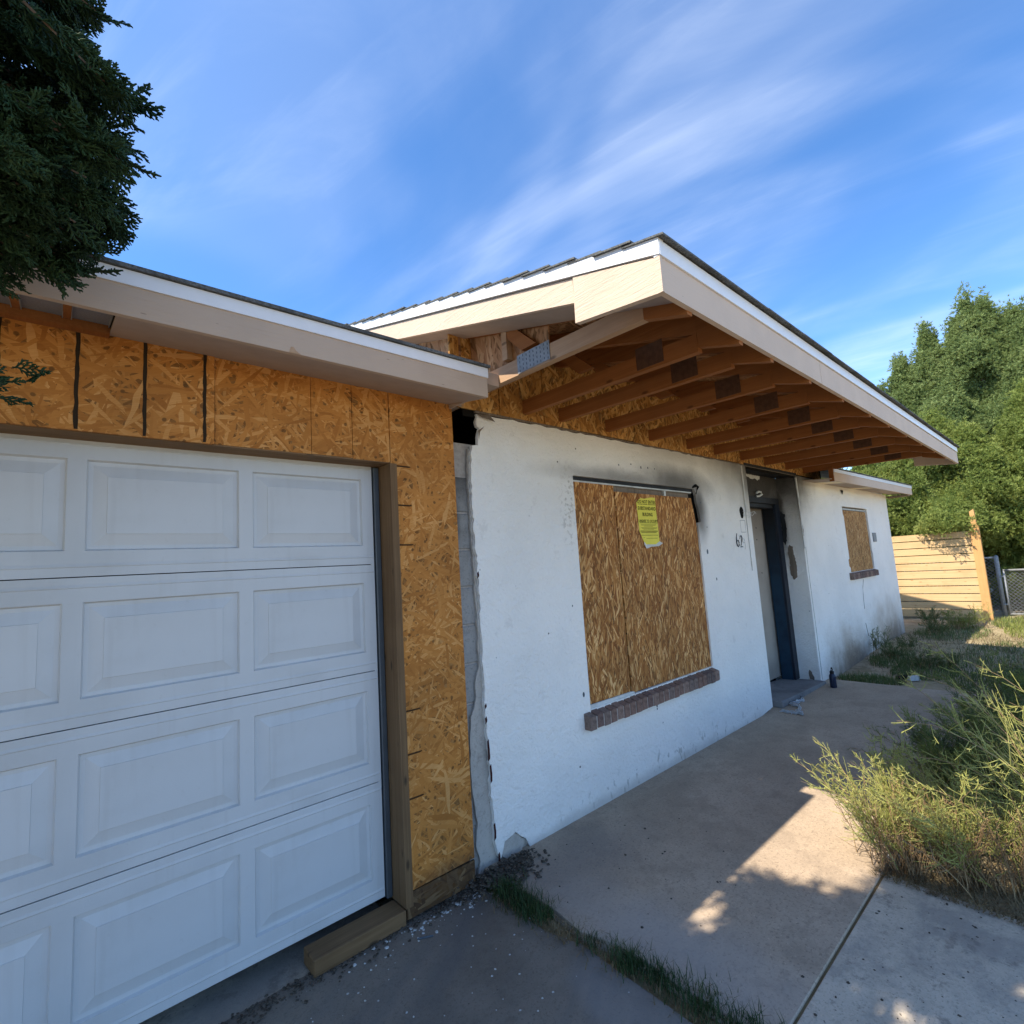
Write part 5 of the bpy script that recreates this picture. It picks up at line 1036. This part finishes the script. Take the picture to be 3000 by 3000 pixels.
V, T = blades(np.concatenate([patch(11.3, -1.9, 1.4, .9, 3000), patch(10.4, -1.6, 1.0, .4, 1500), patch(12.0, -2.6, 1.5, .8, 2500)]), .02, .10, rg, .004, .9); tag(link('green_grass', np_mesh('green_grass', V, T, M_weed_g)), 'bright green grass in sun before the chain link gate', 'grass', kind='stuff')
gp_ = [patch(9.5, -1.5, 3.0, 1.5, 5000), patch(8.0, -.9, 2.0, 1.0, 2500), patch(1.9, -2.0, .5, .6, 2200)]
V, T = blades(np.concatenate(gp_), .01, .05, rg, .003, 2.5); tag(link('dry_grass', np_mesh('dry_grass', V, T, M_thatch)), 'dry flattened straw over the sandy yard', 'grass', kind='stuff')
# litter under the sunlit weeds at the walk edge
P_l = np.stack([1.40 + np.abs(rg.normal(0, .10, 1800)) - .05, rg.uniform(-2.4, -1.42, 1800), np.full(1800, -.03)], 1)
V, T = blades(P_l, .004, .02, rg, .002, 4.0); tag(link('straw_litter', np_mesh('straw_litter', V, T, M_thatch)), 'brown straw litter scattered along the edge of the grey walk', 'litter', kind='stuff')
# ---- rubble and paint chips at the foot of the OSB
def chips(n, fx, mat, name, label, s0, s1, cat_):
    m = MB(); r = random.Random(n)
    for i in range(n):
        x, y, z_ = fx(r); s = r.uniform(s0, s1); k = r.randint(4, 6); a0 = r.uniform(0, 6); t = s * r.uniform(.12, .5); q = [(x + s * r.uniform(.6, 1) * math.cos(a0 + j * 6.283 / k), y + s * r.uniform(.6, 1) * math.sin(a0 + j * 6.283 / k)) for j in range(k)]
        b = len(m.v); tl = r.uniform(-.3, .3); m.v += [(a, c_, z_ + .0005) for a, c_ in q] + [(x + (a - x) * .8, y + (c_ - y) * .8, z_ + t + tl * (a - x)) for a, c_ in q]
        m.f.append(tuple(b + k + j for j in range(k))); m.f += [(b + j, b + (j + 1) % k, b + k + (j + 1) % k, b + k + j) for j in range(k)]
    return tag(m.build(name, mat), label, cat_, kind='stuff')
chips(1500, lambda r: (r.uniform(-1.3, .12) if r.random() < .5 else r.gauss(-.05, .1), .04 - abs(r.gauss(0, .05)), -.051 + abs(r.gauss(0, .006))), M_rubble, 'rubble', 'dark crumbled rubble along the foot of the garage wall', .003, .012, 'rubble')
chips(900, lambda r: (.16 + r.gauss(0, .10), .01 - abs(r.gauss(0, .08)), -.03 + abs(r.gauss(0, .012))), M_rubble, 'rubble', 'dark crumbled plaster heaped at the broken wall corner', .004, .016, 'rubble')
chips(110, lambda r: ((lambda t: (-.55 + t * .7 + r.gauss(0, .08), -.02 - abs(r.gauss(0, .05)), -.05))(r.random())), M_chip, 'paint_chips', 'white paint chips along the foot of the OSB panel', .003, .013, 'paint chips')
chips(90, lambda r: (r.uniform(-1.0, .05), -abs(r.gauss(.25, .35)), -.05), M_chip, 'paint_chips', 'small white paint flecks scattered over the dark driveway', .0015, .007, 'paint chips')
chips(40, lambda r: (r.uniform(.12, 1.3), -.1 - abs(r.gauss(.5, .6)), -.028), M_rubble, 'leaf_litter', 'dark crumbs of leaf scattered over the tan slab', .003, .010, 'litter')
chips(150, lambda r: (r.uniform(.25, 1.38), r.uniform(-2.4, -1.5), -.034), M_rubble, 'leaf_litter', 'dark leaf crumbs scattered over the grey walk', .002, .008, 'litter')
# single bits of litter
tag(MB().tube([(-.42, -.12, -.046), (-.36, -.155, -.045)], .004, 5).build('nail', M_track), 'rusty nail lying on the dark driveway near the sill block', 'nail')
tag(MB().prism([[(1.54, -1.49), (1.60, -1.50), (1.62, -1.46), (1.57, -1.44)]], -.06, -.01, 'z').build('concrete_chunk', M_chip), 'pale broken chunk at the corner where the slabs meet the weeds', 'rubble')
tag(MB().hexa([(6.02, -.60, -.05), (6.12, -.70, -.05), (6.16, -.66, -.05), (6.06, -.56, -.05), (6.02, -.60, -.02), (6.12, -.70, -.01), (6.16, -.66, -.01), (6.06, -.56, -.02)]).build('trash_scrap', M_black), 'black scrap lying in the soil past the slab end', 'trash')
tag(MB().hexa([(5.98, -.72, -.05), (6.08, -.80, -.05), (6.12, -.76, -.05), (6.02, -.68, -.05), (5.99, -.71, -.0), (6.07, -.79, .01), (6.11, -.76, .005), (6.02, -.69, -.0)]).build('trash_scrap', M_chip), 'white scrap lying right of the black one past the slab end', 'trash')
